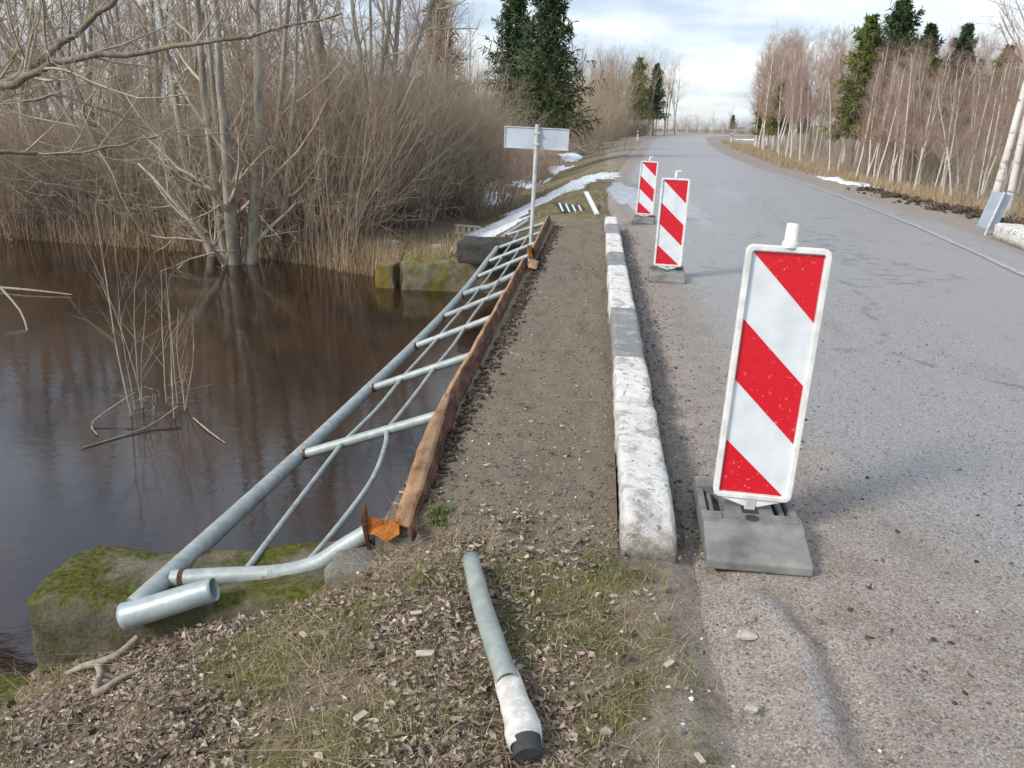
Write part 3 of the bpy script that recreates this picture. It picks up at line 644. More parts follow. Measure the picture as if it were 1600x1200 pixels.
# ------------------------------------------------------------------ traffic barriers
def rrect(w_, h_, r_, z0, n=5):
    pts = []
    for cx, cz, a0 in ((w_ / 2 - r_, h_ - r_, 0), (-w_ / 2 + r_, h_ - r_, 90), (-w_ / 2 + r_, r_, 180), (w_ / 2 - r_, r_, 270)):
        for k in range(n): a_ = R(a0 + 90 * k / (n - 1)); pts.append((cx + r_ * math.cos(a_), z0 + cz + r_ * math.sin(a_)))
    return pts
def make_barrier(label, loc, rz, lean, hs, top='collar'):
    t = empty('warning_barrier', loc, label, 'traffic barrier', 'striped barrier plates along the kerb'); t.rotation_euler = (0, 0, rz)
    b0 = M['rubber']
    # foot: front ramp, middle block, rear block with pockets
    W2 = .19
    prof = [(-.30, 0), (-.30, .035), (-.285, .045), (-.13, .082), (-.115, .098), (-.02, .10), (-.02, 0)]
    V = [(x, y, z) for x in (-W2, W2) for y, z in prof]; n = len(prof)
    F = [tuple(range(n)), tuple(range(2 * n - 1, n - 1, -1))] + [(i, (i + 1) % n, (i + 1) % n + n, i + n)[::-1] for i in range(n)]
    ft = bm_obj('foot', V, F, b0, t, .006)
    Vb, Fb = boxes([(-W2, W2, .21, .30, 0, .10), (-W2, -W2 + .028, -.02, .21, 0, .085), (W2 - .028, W2, -.02, .21, 0, .085),
                    (-.095, .095, -.02, .21, 0, .095), (-W2 + .028, W2 - .028, -.02, .21, 0, .02)])
    bm_obj('foot_block', Vb, Fb, b0, t, .005)
    for sx in (-1, 1):
        Vc, Fc = boxes([(sx * .145 - .03, sx * .145 + .03, -.085, -.035, .0, .106)]); bm_obj('boss', Vc, Fc, b0, t, .004)
        Tubes().path([(sx * .14, .0, .055), (sx * .14, .2, .055)], .014, 10, 1).obj('grip_bar', b0, t)
    Tubes().path([(0, -.065, .0995), (0, -.065, .1015)], [.026, .026], 20, 1).path([(0, -.065, .1015), (0, -.065, .1016)], [.026, .0005], 20, 1).obj('hole_shade', M['recess_dark'], t)  # flat dark disc, shade of the round opening given as colour
    Vc, Fc = boxes([(-.03, .03, -.025, .035, .0945, .1015)]); bm_obj('slot_shade', Vc, Fc, M['recess_dark'], t)  # dark block painted as the shade in the slot around the stem
    # upright assembly leans
    up_ = link('upright', None, t, (0, .02, .06)); up_.rotation_euler = (lean[1], lean[0], 0); up_.scale = (1, 1, hs); up_.empty_display_size = .05
    up = up_
    Vc, Fc = boxes([(-.021, .021, -.015, .015, 0, .10)]); bm_obj('stem', Vc, Fc, M['steel'], up, .004)
    fw_, fh, z0 = .302, 1.0, .085
    # frame ring (outer, inner) with thickness
    od = rrect(fw_, fh, .028, z0); idn = rrect(fw_ - .042, fh - .042, .012, z0 + .021); n = len(od)
    V = []; F = []
    for yv in (-.019, .019):
        V += [(x, yv, z) for x, z in od] + [(x, yv, z) for x, z in idn]
    for k in range(n):
        k2 = (k + 1) % n
        F += [(k, k2, n + k2, n + k), (2 * n + k2, 2 * n + k, 3 * n + k, 3 * n + k2), (k2, k, 2 * n + k, 2 * n + k2), (n + k, n + k2, 3 * n + k2, 3 * n + k)]
    bm_obj('frame', V, F, M['white_pl'], up, .004)
    Vc = [(-.148, -.012, z0 + .006), (.148, -.012, z0 + .006), (.03, -.012, z0 - .032), (-.03, -.012, z0 - .032), (-.148, .012, z0 + .006), (.148, .012, z0 + .006), (.03, .012, z0 - .032), (-.03, .012, z0 - .032)]
    bm_obj('lower_lip', Vc, [(0, 1, 2, 3)[::-1], (4, 5, 6, 7), (0, 1, 5, 4), (1, 2, 6, 5), (2, 3, 7, 6), (3, 0, 4, 7)], M['white_pl'], up, .003)
    pw, ph, pz = fw_ - .042, fh - .042, z0 + .021
    box('panel', M['panel_w'], -pw / 2 - .004, pw / 2 + .004, -.004, .010, pz - .004, pz + ph + .004, parent=up)
    def uv(u, v): return (-pw / 2 + u * pw, pz + ph * (1 - v))
    g = .004 / pw
    for poly in ([(g, .004), (1 - g, .004), (1 - g, .262)], [(g, .268), (1 - g, .518), (1 - g, .765), (g, .515)], [(g, .772), (1 - g * 3, .997), (g, .997)]):
        p = [uv(*q) for q in poly]; n = len(p)
        V = [(x, -.0062, z) for x, z in p] + [(x, -.0035, z) for x, z in p]
        F = [tuple(range(n)), tuple(range(2 * n - 1, n - 1, -1))] + [(i, i + n, (i + 1) % n + n, (i + 1) % n) for i in range(n)]
        bm_obj('red_stripe', V, F, M['red'], up)
    zt = z0 + fh
    if top == 'collar':
        Tubes().path([(0, 0, zt - .004), (0, 0, zt + .018), (0, 0, zt + .02), (0, 0, zt + .082), (0, 0, zt + .084)], [.028, .027, .022, .021, .0005], 18, 1).obj('lamp_socket', M['white_pl'], up)
    else:
        Tubes().path([(0, 0, zt - .004), (0, 0, zt + .075)], [.016, .014], 12, 1).obj('lamp_socket', M['white_pl'], up)
        Vc, Fc = boxes([(-.012, .05, -.012, .012, zt + .07, zt + .088)]); bm_obj('latch', Vc, Fc, M['white_pl'], up, .003)
    return t
make_barrier('largest red and white striped barrier plate, nearest to the camera', (.66, 2.85, .012), R(-1.5), (R(1.8), R(-2.0)), 1.0)
make_barrier('middle one of the three red and white barrier plates beside the kerb', (.77, 8.5, 0), R(-3), (R(1.2), R(-1)), .93, 'pin')
make_barrier('smallest red and white barrier plate, farthest down the road shoulder', (.79, 13.9, 0), R(-6), (R(1.8), R(-1)), .90, 'pin')

# ------------------------------------------------------------------ signs and posts
sg = empty('road_sign', (-1.06, 12.4, -.2), 'blank grey back of a wide road sign on a zinc post', 'road sign'); sg.rotation_euler = (0, R(1.8), 0)
Tubes().path([(0, 0, -.3), (0, 0, 1.80)], .031, 16, 1).path([(0, 0, 1.80), (0, 0, 1.801)], [.031, .0005], 16, 1).obj('post', M['zinc'], sg)
box('panel', M['sign_back'], -.50, .49, .035, .043, 1.44, 1.75, parent=sg)
for z in (1.435, 1.742): box('rim', M['zinc'], -.505, .495, .022, .036, z, z + .014, parent=sg)
for x in (-.505, .481): box('rim', M['zinc'], x, x + .014, .022, .036, 1.449, 1.742, parent=sg)
for z in (1.50, 1.66): box('bracket', M['zinc'], -.05, .05, -.035, .0345, z, z + .025, parent=sg, bevel=.002)
mk = empty('marker_board', (6.28, 13.55, 0), 'grey back of a bent marker board beside the white kerb end', 'road marker'); mk.rotation_euler = (R(4), R(12), R(8))
Tubes().path([(.02, -.03, -.15), (.02, -.03, .72)], .02, 12, 1).obj('post', M['zinc'], mk)
plate([(-.16, 0, .12), (.03, -.012, .10), (.03, -.012, .70), (-.16, 0, .70)], .006, M['sign_back'], 'panel', mk)
plate([(.034, -.012, .10), (.20, .03, .12), (.20, .03, .70), (.034, -.012, .70)], .006, M['sign_back'], 'panel', mk)
def delineator(x, y, label):
    z = float(hgt(x, y)); t = empty('delineator_post', (x, y, z), label, 'road marker', 'white marker posts at the bend')
    box('post', M['white_pl'], -.06, .06, -.02, .02, -.1, 1.0, parent=t, bevel=.01); box('band', M['black'], -.062, .062, -.022, .022, .68, .84, parent=t)
delineator(3.9, 92, 'white marker post on the left side at the bend'); delineator(13.6, 88, 'white marker post on the right side at the bend')
fb = empty('fallen_board', (-.55, 16.0, float(hgt(-.55, 16)) + .06), 'black and white striped board lying flat on the verge', 'road marker'); fb.rotation_euler = (R(16), R(8), R(28))
box('panel', M['sign_dark'], -.34, .34, -.26, .26, 0, .012, parent=fb, bevel=.003)
for k in range(4):
    x0 = -.33 + k * .15
    bm_obj('stripe', [(x0, -.25, .0125), (x0 + .045, -.25, .0125), (x0 + .165, .25, .0125), (x0 + .12, .25, .0125), (x0, -.25, .0145), (x0 + .045, -.25, .0145), (x0 + .165, .25, .0145), (x0 + .12, .25, .0145)], [(3, 2, 1, 0), (4, 5, 6, 7), (0, 1, 5, 4), (1, 2, 6, 5), (2, 3, 7, 6), (3, 0, 4, 7)], M['panel_w'], fb)
st_ = bm_obj('fallen_stake', *boxvf(-.045, .045, -.95, .95, -.015, .015), M['panel_w'], None, .004); st_.location = (-.16, 15.9, .14); st_.rotation_euler = (R(8), 0, R(8))
tag(st_, 'pale plank-like stake lying beside the striped board', 'stake')
cr = empty('debris_crate', (-3.3, 19.5, float(hgt(-3.3, 19.5)) + .02), 'broken pale slatted crate lying in the ditch below the bushes', 'crate'); cr.rotation_euler = (R(5), R(4), R(10))
for k in range(4): box('slat', M['wood'], -.3 + k * .15, -.22 + k * .15, -.02, .02, 0, .24, parent=cr)
for z in (0, .2): box('batten', M['wood'], -.32, .34, -.045, -.021, z, z + .05, parent=cr)
plate([(.36, 0, .0), (.62, .1, .16), (.58, .1, .30), (.34, 0, .14)], .02, M['wood'], 'loose_slat', cr)

# ------------------------------------------------------------------ snow, puddle, clods
def blob(name, cx, cy, rx, ry, ang, mat, thick, label, cat, seed, edge=.35, group=None, kind=None, n=(28, 10)):
    a_ = np.linspace(0, 2 * np.pi, n[0], endpoint=False); rr = np.linspace(0, 1, n[1])
    A, Q = np.meshgrid(a_, rr, indexing='ij')
    rad = 1 + edge * fbm(np.cos(A) * 2, np.sin(A) * 2, 1.2, 4, seed) + edge * .7 * fbm(np.cos(A) * 8, np.sin(A) * 8, 1.2, 4, seed + 3)
    lx = np.cos(A) * Q * rx * rad; ly = np.sin(A) * Q * ry * rad
    c, s = math.cos(ang), math.sin(ang); Xx = cx + lx * c - ly * s; Yy = cy + lx * s + ly * c
    Zz = hgt(Xx, Yy); on = (Xx > xl(Yy)) & (Xx < xr(Yy)); Zz = np.where(on, np.maximum(Zz, rz(Xx, Yy)), Zz)
    Zz = Zz + thick * (1 - Q ** 4) * (.8 + .5 * fbm(Xx, Yy, 5, 3, seed)) - .03 * (Q > .99) + .004
    V = np.stack([Xx, Yy, Zz], -1).reshape(-1, 3); m_ = n[1]
    i, j = np.meshgrid(np.arange(n[0]), np.arange(n[1] - 1), indexing='ij'); k = i * m_ + j; k2 = ((i + 1) % n[0]) * m_ + j
    o = link(name, mesh(name, V, np.stack([k, k + 1, k2 + 1, k2], -1).reshape(-1, 4), mat)); return tag(o, label, cat, group, kind)
SN = [(-2.9, 16.9, .8, 1.6, -.45, 'snow patch nearest the far wing wall on the bank slope'), (-2.3, 19.9, .75, 2.0, -.25, 'long snow strip down the verge slope left of the sign post'),
      (-1.5, 23, .95, 2.3, -.25, 'bright snow strip just right of the sign post'), (-.6, 26.5, .95, 3.6, -.2, 'broad melting snow bank at the shoulder edge'),
      (-3.9, 30, .6, 2.2, 0, 'snow lying in the ditch left of the sign post'), (-3.2, 37, .55, 2.6, -.2, 'snow in the ditch below the right end of the sign'),
      (-2.6, 47, .6, 3.2, -.1, 'thin snow band in the ditch right of the sign'), (-2.2, 60, .8, 5, 0, 'narrow snow streak far along the ditch'),
      (-5.1, 17.6, .55, .28, .1, 'snow mound under the bushes on the far bank'), (-4.3, 15.7, .35, .32, .2, 'icy snow above the concrete stump'), (-3.75, 18.1, .22, .2, 0, 'small round snow lump beside the ditch crate'),
      (-1.5, 90, 1.6, 4, 0, 'snow patch at the foot of the far left trees'), (8.0, 27, .16, 3.4, .0, 'snow strip along the right shoulder by the birches'),
      (24, 130, 3, 6, 0, 'snow patch in the field right of the bend'), (-16, 48, 2.5, 1.0, .1, 'snow streak glimpsed behind the leafless wood')]
for i, (x, y, rx, ry, an, lb) in enumerate(SN):
    blob('snow_patch', x, y, rx, ry, an, M['snow'], .06 if i not in (12,) else .1, lb, 'snow', 60 + i, .6, n=(72, 12))
_m, _nt, _b = newmat('puddle_water', .04, .5); _b.inputs['Base Color'].default_value = (.05, .045, .04, 1); M['puddle'] = _m
_m, _nt, _b = newmat('wet_slush', .25, .5)
_nt.links.new(ramp(_nt, noise(_nt, 6, 7, rough=.7), [(.38, (.22, .22, .24)), (.62, (.50, .52, .56))]), _b.inputs['Base Color']); bump(_nt, _b, noise(_nt, 25, 5), .5, .01); M['slush'] = _m
blob('slush', .62, 20.3, .42, 4.8, .04, M['slush'], .02, 'grey slush spread on the shoulder beyond the kerb', 'slush', 91, .5)
blob('puddle', 1.35, 22.5, .3, 2.6, .02, M['puddle'], .012, 'dark puddle on the shoulder behind the middle barrier', 'puddle', 92, .45)
# dark clods along the right shoulder
def rocks(n, xf, size, mat, name, label, seed, sub=1, flat=.6, tint=None):
    """scattered deformed octahedra/icos merged into one mesh"""
    r_ = np.random.default_rng(seed)
    ph = (1 + 5 ** .5) / 2
    if sub: B = nrm(np.array([(-1, ph, 0), (1, ph, 0), (-1, -ph, 0), (1, -ph, 0), (0, -1, ph), (0, 1, ph), (0, -1, -ph), (0, 1, -ph), (ph, 0, -1), (ph, 0, 1), (-ph, 0, -1), (-ph, 0, 1)], float)); FI = np.array([(0, 11, 5), (0, 5, 1), (0, 1, 7), (0, 7, 10), (0, 10, 11), (1, 5, 9), (5, 11, 4), (11, 10, 2), (10, 7, 6), (7, 1, 8), (3, 9, 4), (3, 4, 2), (3, 2, 6), (3, 6, 8), (3, 8, 9), (4, 9, 5), (2, 4, 11), (6, 2, 10), (8, 6, 7), (9, 8, 1)])
    else: B = np.array([(1, 0, 0), (-1, 0, 0), (0, 1, 0), (0, -1, 0), (0, 0, 1), (0, 0, -1)], float); FI = np.array([(0, 2, 4), (2, 1, 4), (1, 3, 4), (3, 0, 4), (2, 0, 5), (1, 2, 5), (3, 1, 5), (0, 3, 5)])
    x, y, z = xf(r_, n); s = size[0] * np.exp(r_.random(n) ** 2.2 * math.log(size[1] / size[0]))
    V = B[None] * (1 + .28 * r_.normal(size=(n, len(B), 1))) * (s[:, None, None]) * np.stack([.8 + .5 * r_.random(n), .7 + .5 * r_.random(n), np.full(n, flat)], -1)[:, None]
    an = r_.random(n) * 6.28; c, si = np.cos(an)[:, None], np.sin(an)[:, None]
    V = np.stack([V[..., 0] * c - V[..., 1] * si, V[..., 0] * si + V[..., 1] * c, V[..., 2]], -1) + np.stack([x, y, z + s * flat * .3], -1)[:, None]
    Fx = (FI[None] + (np.arange(n) * len(B))[:, None, None]).reshape(-1, 3)
    tv = np.repeat(r_.random(n) if tint is None else tint(r_, n), len(B))
    return tag(link(name, mesh(name, V.reshape(-1, 3), Fx, mat, tv, False)), label, None, None, 'stuff')
def line_scatter(pts, w_, zfun):
    P = np.array(pts, float)
    def f(r_, n):
        t = r_.random(n) * (len(P) - 1); i = t.astype(int); fr = (t - i)[:, None]; q = P[i] * (1 - fr) + P[i + 1] * fr
        x = q[:, 0] + r_.normal(size=n) * w_; y = q[:, 1] + r_.normal(size=n) * w_
        return x, y, zfun(x, y)
    return f
rocks(520, line_scatter([(7.55, 13.9), (7.6, 16), (7.5, 19), (7.6, 24)], .24, lambda x, y: hgt(x, y) + .06 * np.exp(-((x - 7.55) / .25) ** 2)), (.025, .10), M['clod'], 'soil_clods', 'dark turned soil clods heaped along the right shoulder', 5, 1, .7)

# ------------------------------------------------------------------ ground scatter
def surf_z(x, y):
    """height of whatever surface lies on top"""
    z = hgt(x, y); on = (x > xl(y)) & (x < xr(y) + .6)
    z = np.where(on, np.maximum(z, rz(x, y)), z)
    onp = (x > -.80) & (x < .14) & (y > 2.35) & (y < 14.9)
    return np.where(onp, np.maximum(zpath(x, y), z), z)
def rect(x0, x1, y0, y1, power=1.0):
    def f(r_, n):
        x = x0 + (x1 - x0) * r_.random(n); y = y0 + (y1 - y0) * r_.random(n) ** power; return x, y, surf_z(x, y)
    return f
stint = lambda r_, n: np.clip(.1 + r_.random(n) * .75 + (r_.random(n) < .035) * .6, 0, 1)
rocks(11000, rect(-.66, .14, 2.5, 13.5, 1.7), (.0025, .009), M['stone'], 'footway_grit', 'fine grit lying on the footway', 11, 0, .7, stint)
rocks(13000, rect(.36, 3.0, 1.25, 8, 1.9), (.002, .0065), M['stone'], 'shoulder_grit', 'fine grit lying on the sandy road shoulder', 12, 0, .7, stint)
rocks(1500, lambda r_, n: (lambda x, y: (x, y, surf_z(x, y)))(.36 + np.abs(r_.normal(size=n)) * .16, 2.6 + r_.random(n) * 10), (.004, .016), M['stone'], 'kerb_side_grit', 'grit gathered along the road side of the kerb', 13, 0, .7, stint)
rocks(2600, lambda r_, n: (lambda x, y: (x, y, surf_z(x, y) + .01 * r_.random(n)))(-.725 + np.abs(r_.normal(size=n)) * .06, 2.9 + r_.random(n) * 10), (.006, .022), M['clod'], 'broken_bitumen', 'black crumbled bitumen along the rusty beam', 14, 0, .75)
def pick(r_, n):
    x = -2.3 + 3.0 * r_.random(n); y = 1.2 + 1.5 * r_.random(n); return x, y, hgt(x, y)
rocks(2200, pick, (.003, .011), M['stone'], 'bank_grit', 'small pale stones among the litter of the near bank', 15, 0, .7, lambda r_, n: np.clip(.3 + .6 * r_.random(n) + (r_.random(n) < .1), 0, 1))
# dark little clods on the road shoulder
rocks(120, rect(.5, 2.6, 1.4, 7, 1.4), (.005, .014), M['clod'], 'road_crumbs', 'dark crumbs scattered on the road', 16, 1, .7)

# leaf litter: curled 3x3 leaves
def leaves(n, posf, seed, size, label, name='leaf_litter'):
    r_ = np.random.default_rng(seed)
    x, y, z = posf(r_, n)
    n = len(x)
    A, B = np.meshgrid(np.linspace(-1, 1, 5), np.linspace(-1, 1, 3), indexing='ij')
    ln = size[0] + (size[1] - size[0]) * r_.random(n) ** 2.2; wd = ln * (.18 + .42 * r_.random(n))
    prof = np.array([.12, .78, 1, .72, .04])
    lx = A[None] * ln[:, None, None] / 2; ly = B[None] * prof[:, None][None] * wd[:, None, None] / 2
    curl = r_.normal(size=n) * .4; curl2 = r_.normal(size=n) * .7
    lz = (A[None] ** 2) * (curl * ln)[:, None, None] * .5 + (B[None] ** 2) * (curl2 * wd)[:, None, None] * .5 + A[None] * B[None] * (r_.normal(size=n) * wd * .25)[:, None, None]
    L = np.stack([lx, ly, lz], -1) + r_.normal(size=(n, 5, 3, 3)) * (ln * .03)[:, None, None, None]
    yaw = r_.random(n) * 6.283; pi_ = r_.normal(size=n) * .16; roll = r_.normal(size=n) * .2
    cy, sy, cp, sp_, cr_, sr = np.cos(yaw), np.sin(yaw), np.cos(pi_), np.sin(pi_), np.cos(roll), np.sin(roll)
    Rm = np.stack([np.stack([cy * cp, cy * sp_ * sr - sy * cr_, cy * sp_ * cr_ + sy * sr], -1), np.stack([sy * cp, sy * sp_ * sr + cy * cr_, sy * sp_ * cr_ - cy * sr], -1), np.stack([-sp_, cp * sr, cp * cr_], -1)], -2)
    V = np.einsum('nij,nabj->nabi', Rm, L) + np.stack([x, y, z + .004 + .014 * r_.random(n)], -1)[:, None, None]
    k = (np.arange(n) * 15)[:, None]
    Fq = np.concatenate([k + np.array([[a * 3 + b, a * 3 + b + 3, a * 3 + b + 4, a * 3 + b + 1]]) for a in range(4) for b in (0, 1)])
    tn = np.repeat(np.clip(r_.beta(1.6, 2.0, n) + .22 * fbm(x, y, 4, 3, 90), 0, 1), 15)
    return tag(link(name, mesh(name, V.reshape(-1, 3), Fq, M['leaf'], tn)), label, None, None, 'stuff')
def litter(r_, n):
    x = -2.6 + 3.4 * r_.random(n); y = 1.15 + 1.95 * r_.random(n)
    dens = smooth(.4, -.5, x + .3 * fbm(x, y, 2.2, 3, 14)) * (.12 + .88 * smooth(-.3, .2, fbm(x, y, 2.1, 4, 15)))
    dens *= 1 - smooth(2.35, 3.0, y + .2 * fbm(x, y, 4, 3, 72)) * (x > -.7)
    dens *= 1 - (x < -.84) * (y > 2.46)
    dens = np.maximum(dens, .010 * (x > 0)); kp = r_.random(n) < dens; x, y = x[kp], y[kp]; return x, y, surf_z(x, y)
leaves(50000, litter, 21, (.008, .042), 'brown dead leaves covering the near bank')
leaves(500, rect(-.6, .12, 2.6, 10, 1.6), 22, (.015, .035), 'a few dead leaves on the footway', 'footway_leaves')
leaves(120, rect(.4, 1.2, 1.3, 4), 23, (.012, .03), 'scraps of leaf on the road shoulder', 'shoulder_leaves')

def blades(n, posf, seed, hgt_, wid, mat, label, name, tintf=None, lay=.6, seg=2):
    r_ = np.random.default_rng(seed); x, y, z = posf(r_, n); n = len(x)
    hh = hgt_[0] + (hgt_[1] - hgt_[0]) * r_.random(n) ** 1.5; an = r_.random(n) * 6.283; ln = np.abs(r_.normal(size=n)) * lay
    d = np.stack([np.cos(an), np.sin(an)], -1); ts = np.linspace(0, 1, seg + 1)
    side = np.stack([-d[:, 1], d[:, 0]], -1) * (wid * (0.6 + .8 * r_.random(n)))[:, None]
    V = []
    for t in ts:
        off = d * (hh * ln * t ** 1.6)[:, None]; zz = z - .005 + hh * t * np.maximum(.25, 1 - .35 * ln * t)
        w_ = side * (1 - t * .85)
        for s in (-1, 1): V.append(np.concatenate([np.stack([x, y], -1) + off + s * w_, zz[:, None]], -1))
    V = np.stack(V, 1); k = (np.arange(n) * 2 * (seg + 1))[:, None]
    Fq = np.concatenate([k + np.array([[2 * i, 2 * i + 1, 2 * i + 3, 2 * i + 2]]) for i in range(seg)])
    tn = np.repeat(r_.random(n) if tintf is None else tintf(r_, x, y), 2 * (seg + 1))
    return tag(link(name, mesh(name, V.reshape(-1, 3), Fq, mat, tn, False)), label, None, None, 'stuff')
def nearg(r_, n):
    x = -2.5 + 3.5 * r_.random(n); y = 1.15 + 1.8 * r_.random(n)
    dd = smooth(-.15, .2, fbm(x, y, 2.6, 4, 24)) * smooth(.85, .1, x) + .8 * np.exp(-((x - .05) / .4) ** 2 - ((y - 2.3) / .22) ** 2)
    dd = dd * (.15 + .85 * smooth(-.15, .25, fbm(x, y, 9, 2, 25))) + .03
    dd *= 1 - (x < -.84) * (y > 2.46); dd *= smooth(2.8, 2.45, y + .25 * fbm(x, y, 5, 3, 3)) * (x < .36 + .1 * fbm(x, y, 3, 2, 4))
    kp = r_.random(n) < dd; x, y = x[kp], y[kp]; return x, y, hgt(x, y)
blades(110000, nearg, 31, (.012, .055), .0012, M['grass'], 'short patchy grass among the leaves of the near bank', 'near_grass', lambda r_, x, y: np.clip(.15 + .35 * fbm(x, y, 3, 3, 40) + .5 * r_.random(len(x)), 0, 1), .9)
def straw(r_, n):
    x = -2.5 + 3.1 * r_.random(n); y = 1.15 + 1.75 * r_.random(n); dd = (.25 + smooth(-.1, .3, fbm(x, y, 2.4, 3, 77))) * smooth(.45, 0, x)
    dd *= 1 - (x < -.84) * (y > 2.46); kp = r_.random(n) < dd; x, y = x[kp], y[kp]; return x, y, surf_z(x, y) + .006
blades(16000, straw, 37, (.02, .06), .0011, M['reed'], 'dry straw and grass stalks matted over the near bank', 'dry_straw', None, 2.6)
def verge(r_, n):
    y = 13.6 + 75 * r_.random(n) ** 2.2; dlv = 4.6 * r_.random(n); x = xl(y) - dlv + .1
    kp = (r_.random(n) < .35 + .65 * smooth(-.2, .3, fbm(x, y, 1.5, 3, 26))) & (np.abs(y - farY(x)) > .1) & (y > farY(x)); x, y = x[kp], y[kp]; return x, y, hgt(x, y)
blades(44000, verge, 32, (.03, .10), .006, M['grass'], 'matted grass on the verge beyond the bridge', 'verge_grass', lambda r_, x, y: np.clip(.55 + .3 * fbm(x, y, 1.2, 3, 41) + .25 * r_.normal(size=len(x)) * .5, 0, 1), 1.0)
def rverge(r_, n):
    y = 13.2 + 80 * r_.random(n) ** 1.8; x = xr(y) + .9 + np.abs(r_.normal(size=n)) * (2.2 + y * .04); return x, y, hgt(x, y)
blades(42000, rverge, 33, (.10, .42), .007, M['reed'], 'pale dead grass under the birches on the right', 'dry_grass', None, .9)
def bankr(r_, n):
    x = -22 + 19.2 * r_.random(n); y = farY(x) + .05 + np.abs(r_.normal(size=n)) * 1.3; return x, y, np.maximum(hgt(x, y), WZ - .03)
blades(36000, bankr, 34, (.12, .65), .0055, M['reed'], 'dead reeds and sedge along the far water edge', 'bank_reeds', lambda r_, x, y: r_.random(len(x)) * .8, .7)
# moss and small green weeds on the footway edge
blades(700, lambda r_, n: (lambda x, y: (x, y, surf_z(x, y)))(.125 - np.abs(r_.normal(size=n)) * .035, 2.6 + r_.random(n) ** 1.5 * 10), 35, (.008, .03), .002, M['grass'], 'thin grass in the joint between footway and kerb', 'joint_grass', lambda r_, x, y: .3 + .6 * r_.random(len(x)), .9)
blades(260, lambda r_, n: (lambda x, y: (x, y, surf_z(x, y)))(-.60 + r_.normal(size=n) * .025, 2.83 + r_.normal(size=n) * .035), 36, (.02, .05), .003, M['grass'], 'small green weed at the near end of the rusty beam', 'weed', lambda r_, x, y: .1 + .2 * r_.random(len(x)), 1)

# ------------------------------------------------------------------ trees
def grow(st, d, ln, n, wander, up, r_):
    P = [st]; d = nrm(d)
    for k in range(n - 1):
        d = nrm(d + r_.normal(size=d.shape) * wander + np.array([0, 0, up])); P.append(P[-1] + d * (ln / (n - 1))[:, None])
    return np.stack(P, 1)
def spawn(P, Rr, cnt, t0, t1, ang, r_, lr, taper=.5):
    M_, n, _ = P.shape; L = np.linalg.norm(np.diff(P, axis=1), axis=2).sum(1)
    idx = np.repeat(np.arange(M_), cnt); t = t0 + (t1 - t0) * r_.random(len(idx))
    f = t * (n - 1); i = np.minimum(f.astype(int), n - 2); fr = f - i
    st = P[idx, i] * (1 - fr)[:, None] + P[idx, i + 1] * fr[:, None]; T = nrm(P[idx, i + 1] - P[idx, i]); rad = Rr[idx, i] * (1 - fr) + Rr[idx, i + 1] * fr
    q = nrm(np.cross(T, nrm(r_.normal(size=T.shape)))); a_ = R(ang) * (.7 + .6 * r_.random(len(idx)))[:, None]
    return st, T * np.cos(a_) + q * np.sin(a_), L[idx] * lr * (.55 + .9 * r_.random(len(idx))) * (1 - taper * t), rad
def taper(r0, n, end=.12): return r0[:, None] * np.linspace(1, end, n)[None]
def one(a_): return np.array([a_], float)
def make_tree(seed, h, stems, r0, lean, levels, wander=.05, up=.03, n=12, spread=.1, sides=8, outdir=None):
    """levels: list of (count, t0, t1, angle, lenratio, wander, up, npts, sides, radfac)"""
    r_ = np.random.default_rng(seed)
    an = r_.random(stems) * 6.283 + np.arange(stems) * 2.4
    st = np.stack([np.cos(an) * spread * r_.random(stems) ** .5, np.sin(an) * spread * r_.random(stems) ** .5, np.full(stems, -.25)], -1)
    ld = R(lean) * (.3 + .9 * r_.random(stems)) if stems > 1 else np.full(1, R(lean))
    d = np.stack([np.cos(an) * np.sin(ld), np.sin(an) * np.sin(ld), np.cos(ld)], -1)
    P = grow(st, d, h * (.75 + .35 * r_.random(stems)) if stems > 1 else np.full(1, float(h)), n, wander, up, r_)
    Rr = taper(r0 * (.5 + .6 * r_.random(stems)) if stems > 1 else one(r0), n, .15); Rr[:, 0] *= 1.25
    trunk = Tubes().add(P, Rr, sides); crown = Tubes()
    for (c, t0, t1, ang, lr, wn, upp, npt, sd_, rf, tp) in levels:
        st, d, ln, rad = spawn(P, Rr, c, t0, t1, ang, r_, lr, tp)
        P = grow(st, d, ln, npt, wn, upp, r_); Rr = taper(np.clip(rad * rf, .0018, None), npt, .3); crown.add(P, Rr, sd_)
    return trunk, crown
def protos(name, specs, mt, mc):
    out = []
    for s in specs:
        t, c = make_tree(**s); out.append((t.mesh(name + '_trunk', mt), c.mesh(name + '_crown', mc)))
    return out
def put(name, pr, x, y, s, rz, label, cat, group, tilt=(0, 0), z=None, sz=None):
    z = float(hgt(x, y)) if z is None else z
    e_ = empty(name, (x, y, z), label, cat, group); e_.rotation_euler = (tilt[0], tilt[1], rz); e_.scale = (s, s, s * (sz or 1))
    link('trunk', pr[0], e_); link('crown', pr[1], e_); return e_
BL = [(52, .28, .98, 34, .20, .12, .05, 5, 4, .42, .55), (9, .2, 1, 40, .42, .14, .05, 4, 3, .5, .3), (7, .2, 1, 38, .5, .15, .0, 3, 3, .6, .2)]
birch_p = protos('birch', [dict(seed=100 + i, h=8.5, stems=1, r0=.075, lean=2, levels=BL, wander=.035, up=.02, n=16) for i in range(4)], M['birch'], M['twig_r'])
BL2 = [(17, .3, .98, 42, .30, .10, .06, 6, 5, .5, .5), (7, .2, 1, 42, .45, .12, .04, 5, 3, .5, .3), (5, .2, 1, 38, .45, .14, .02, 3, 3, .6, .2)]
grey_p = protos('grey_tree', [dict(seed=200 + i, h=10, stems=1, r0=.10, lean=3, levels=BL2, wander=.05, up=.02, n=16) for i in range(3)], M['bark'], M['twig'])
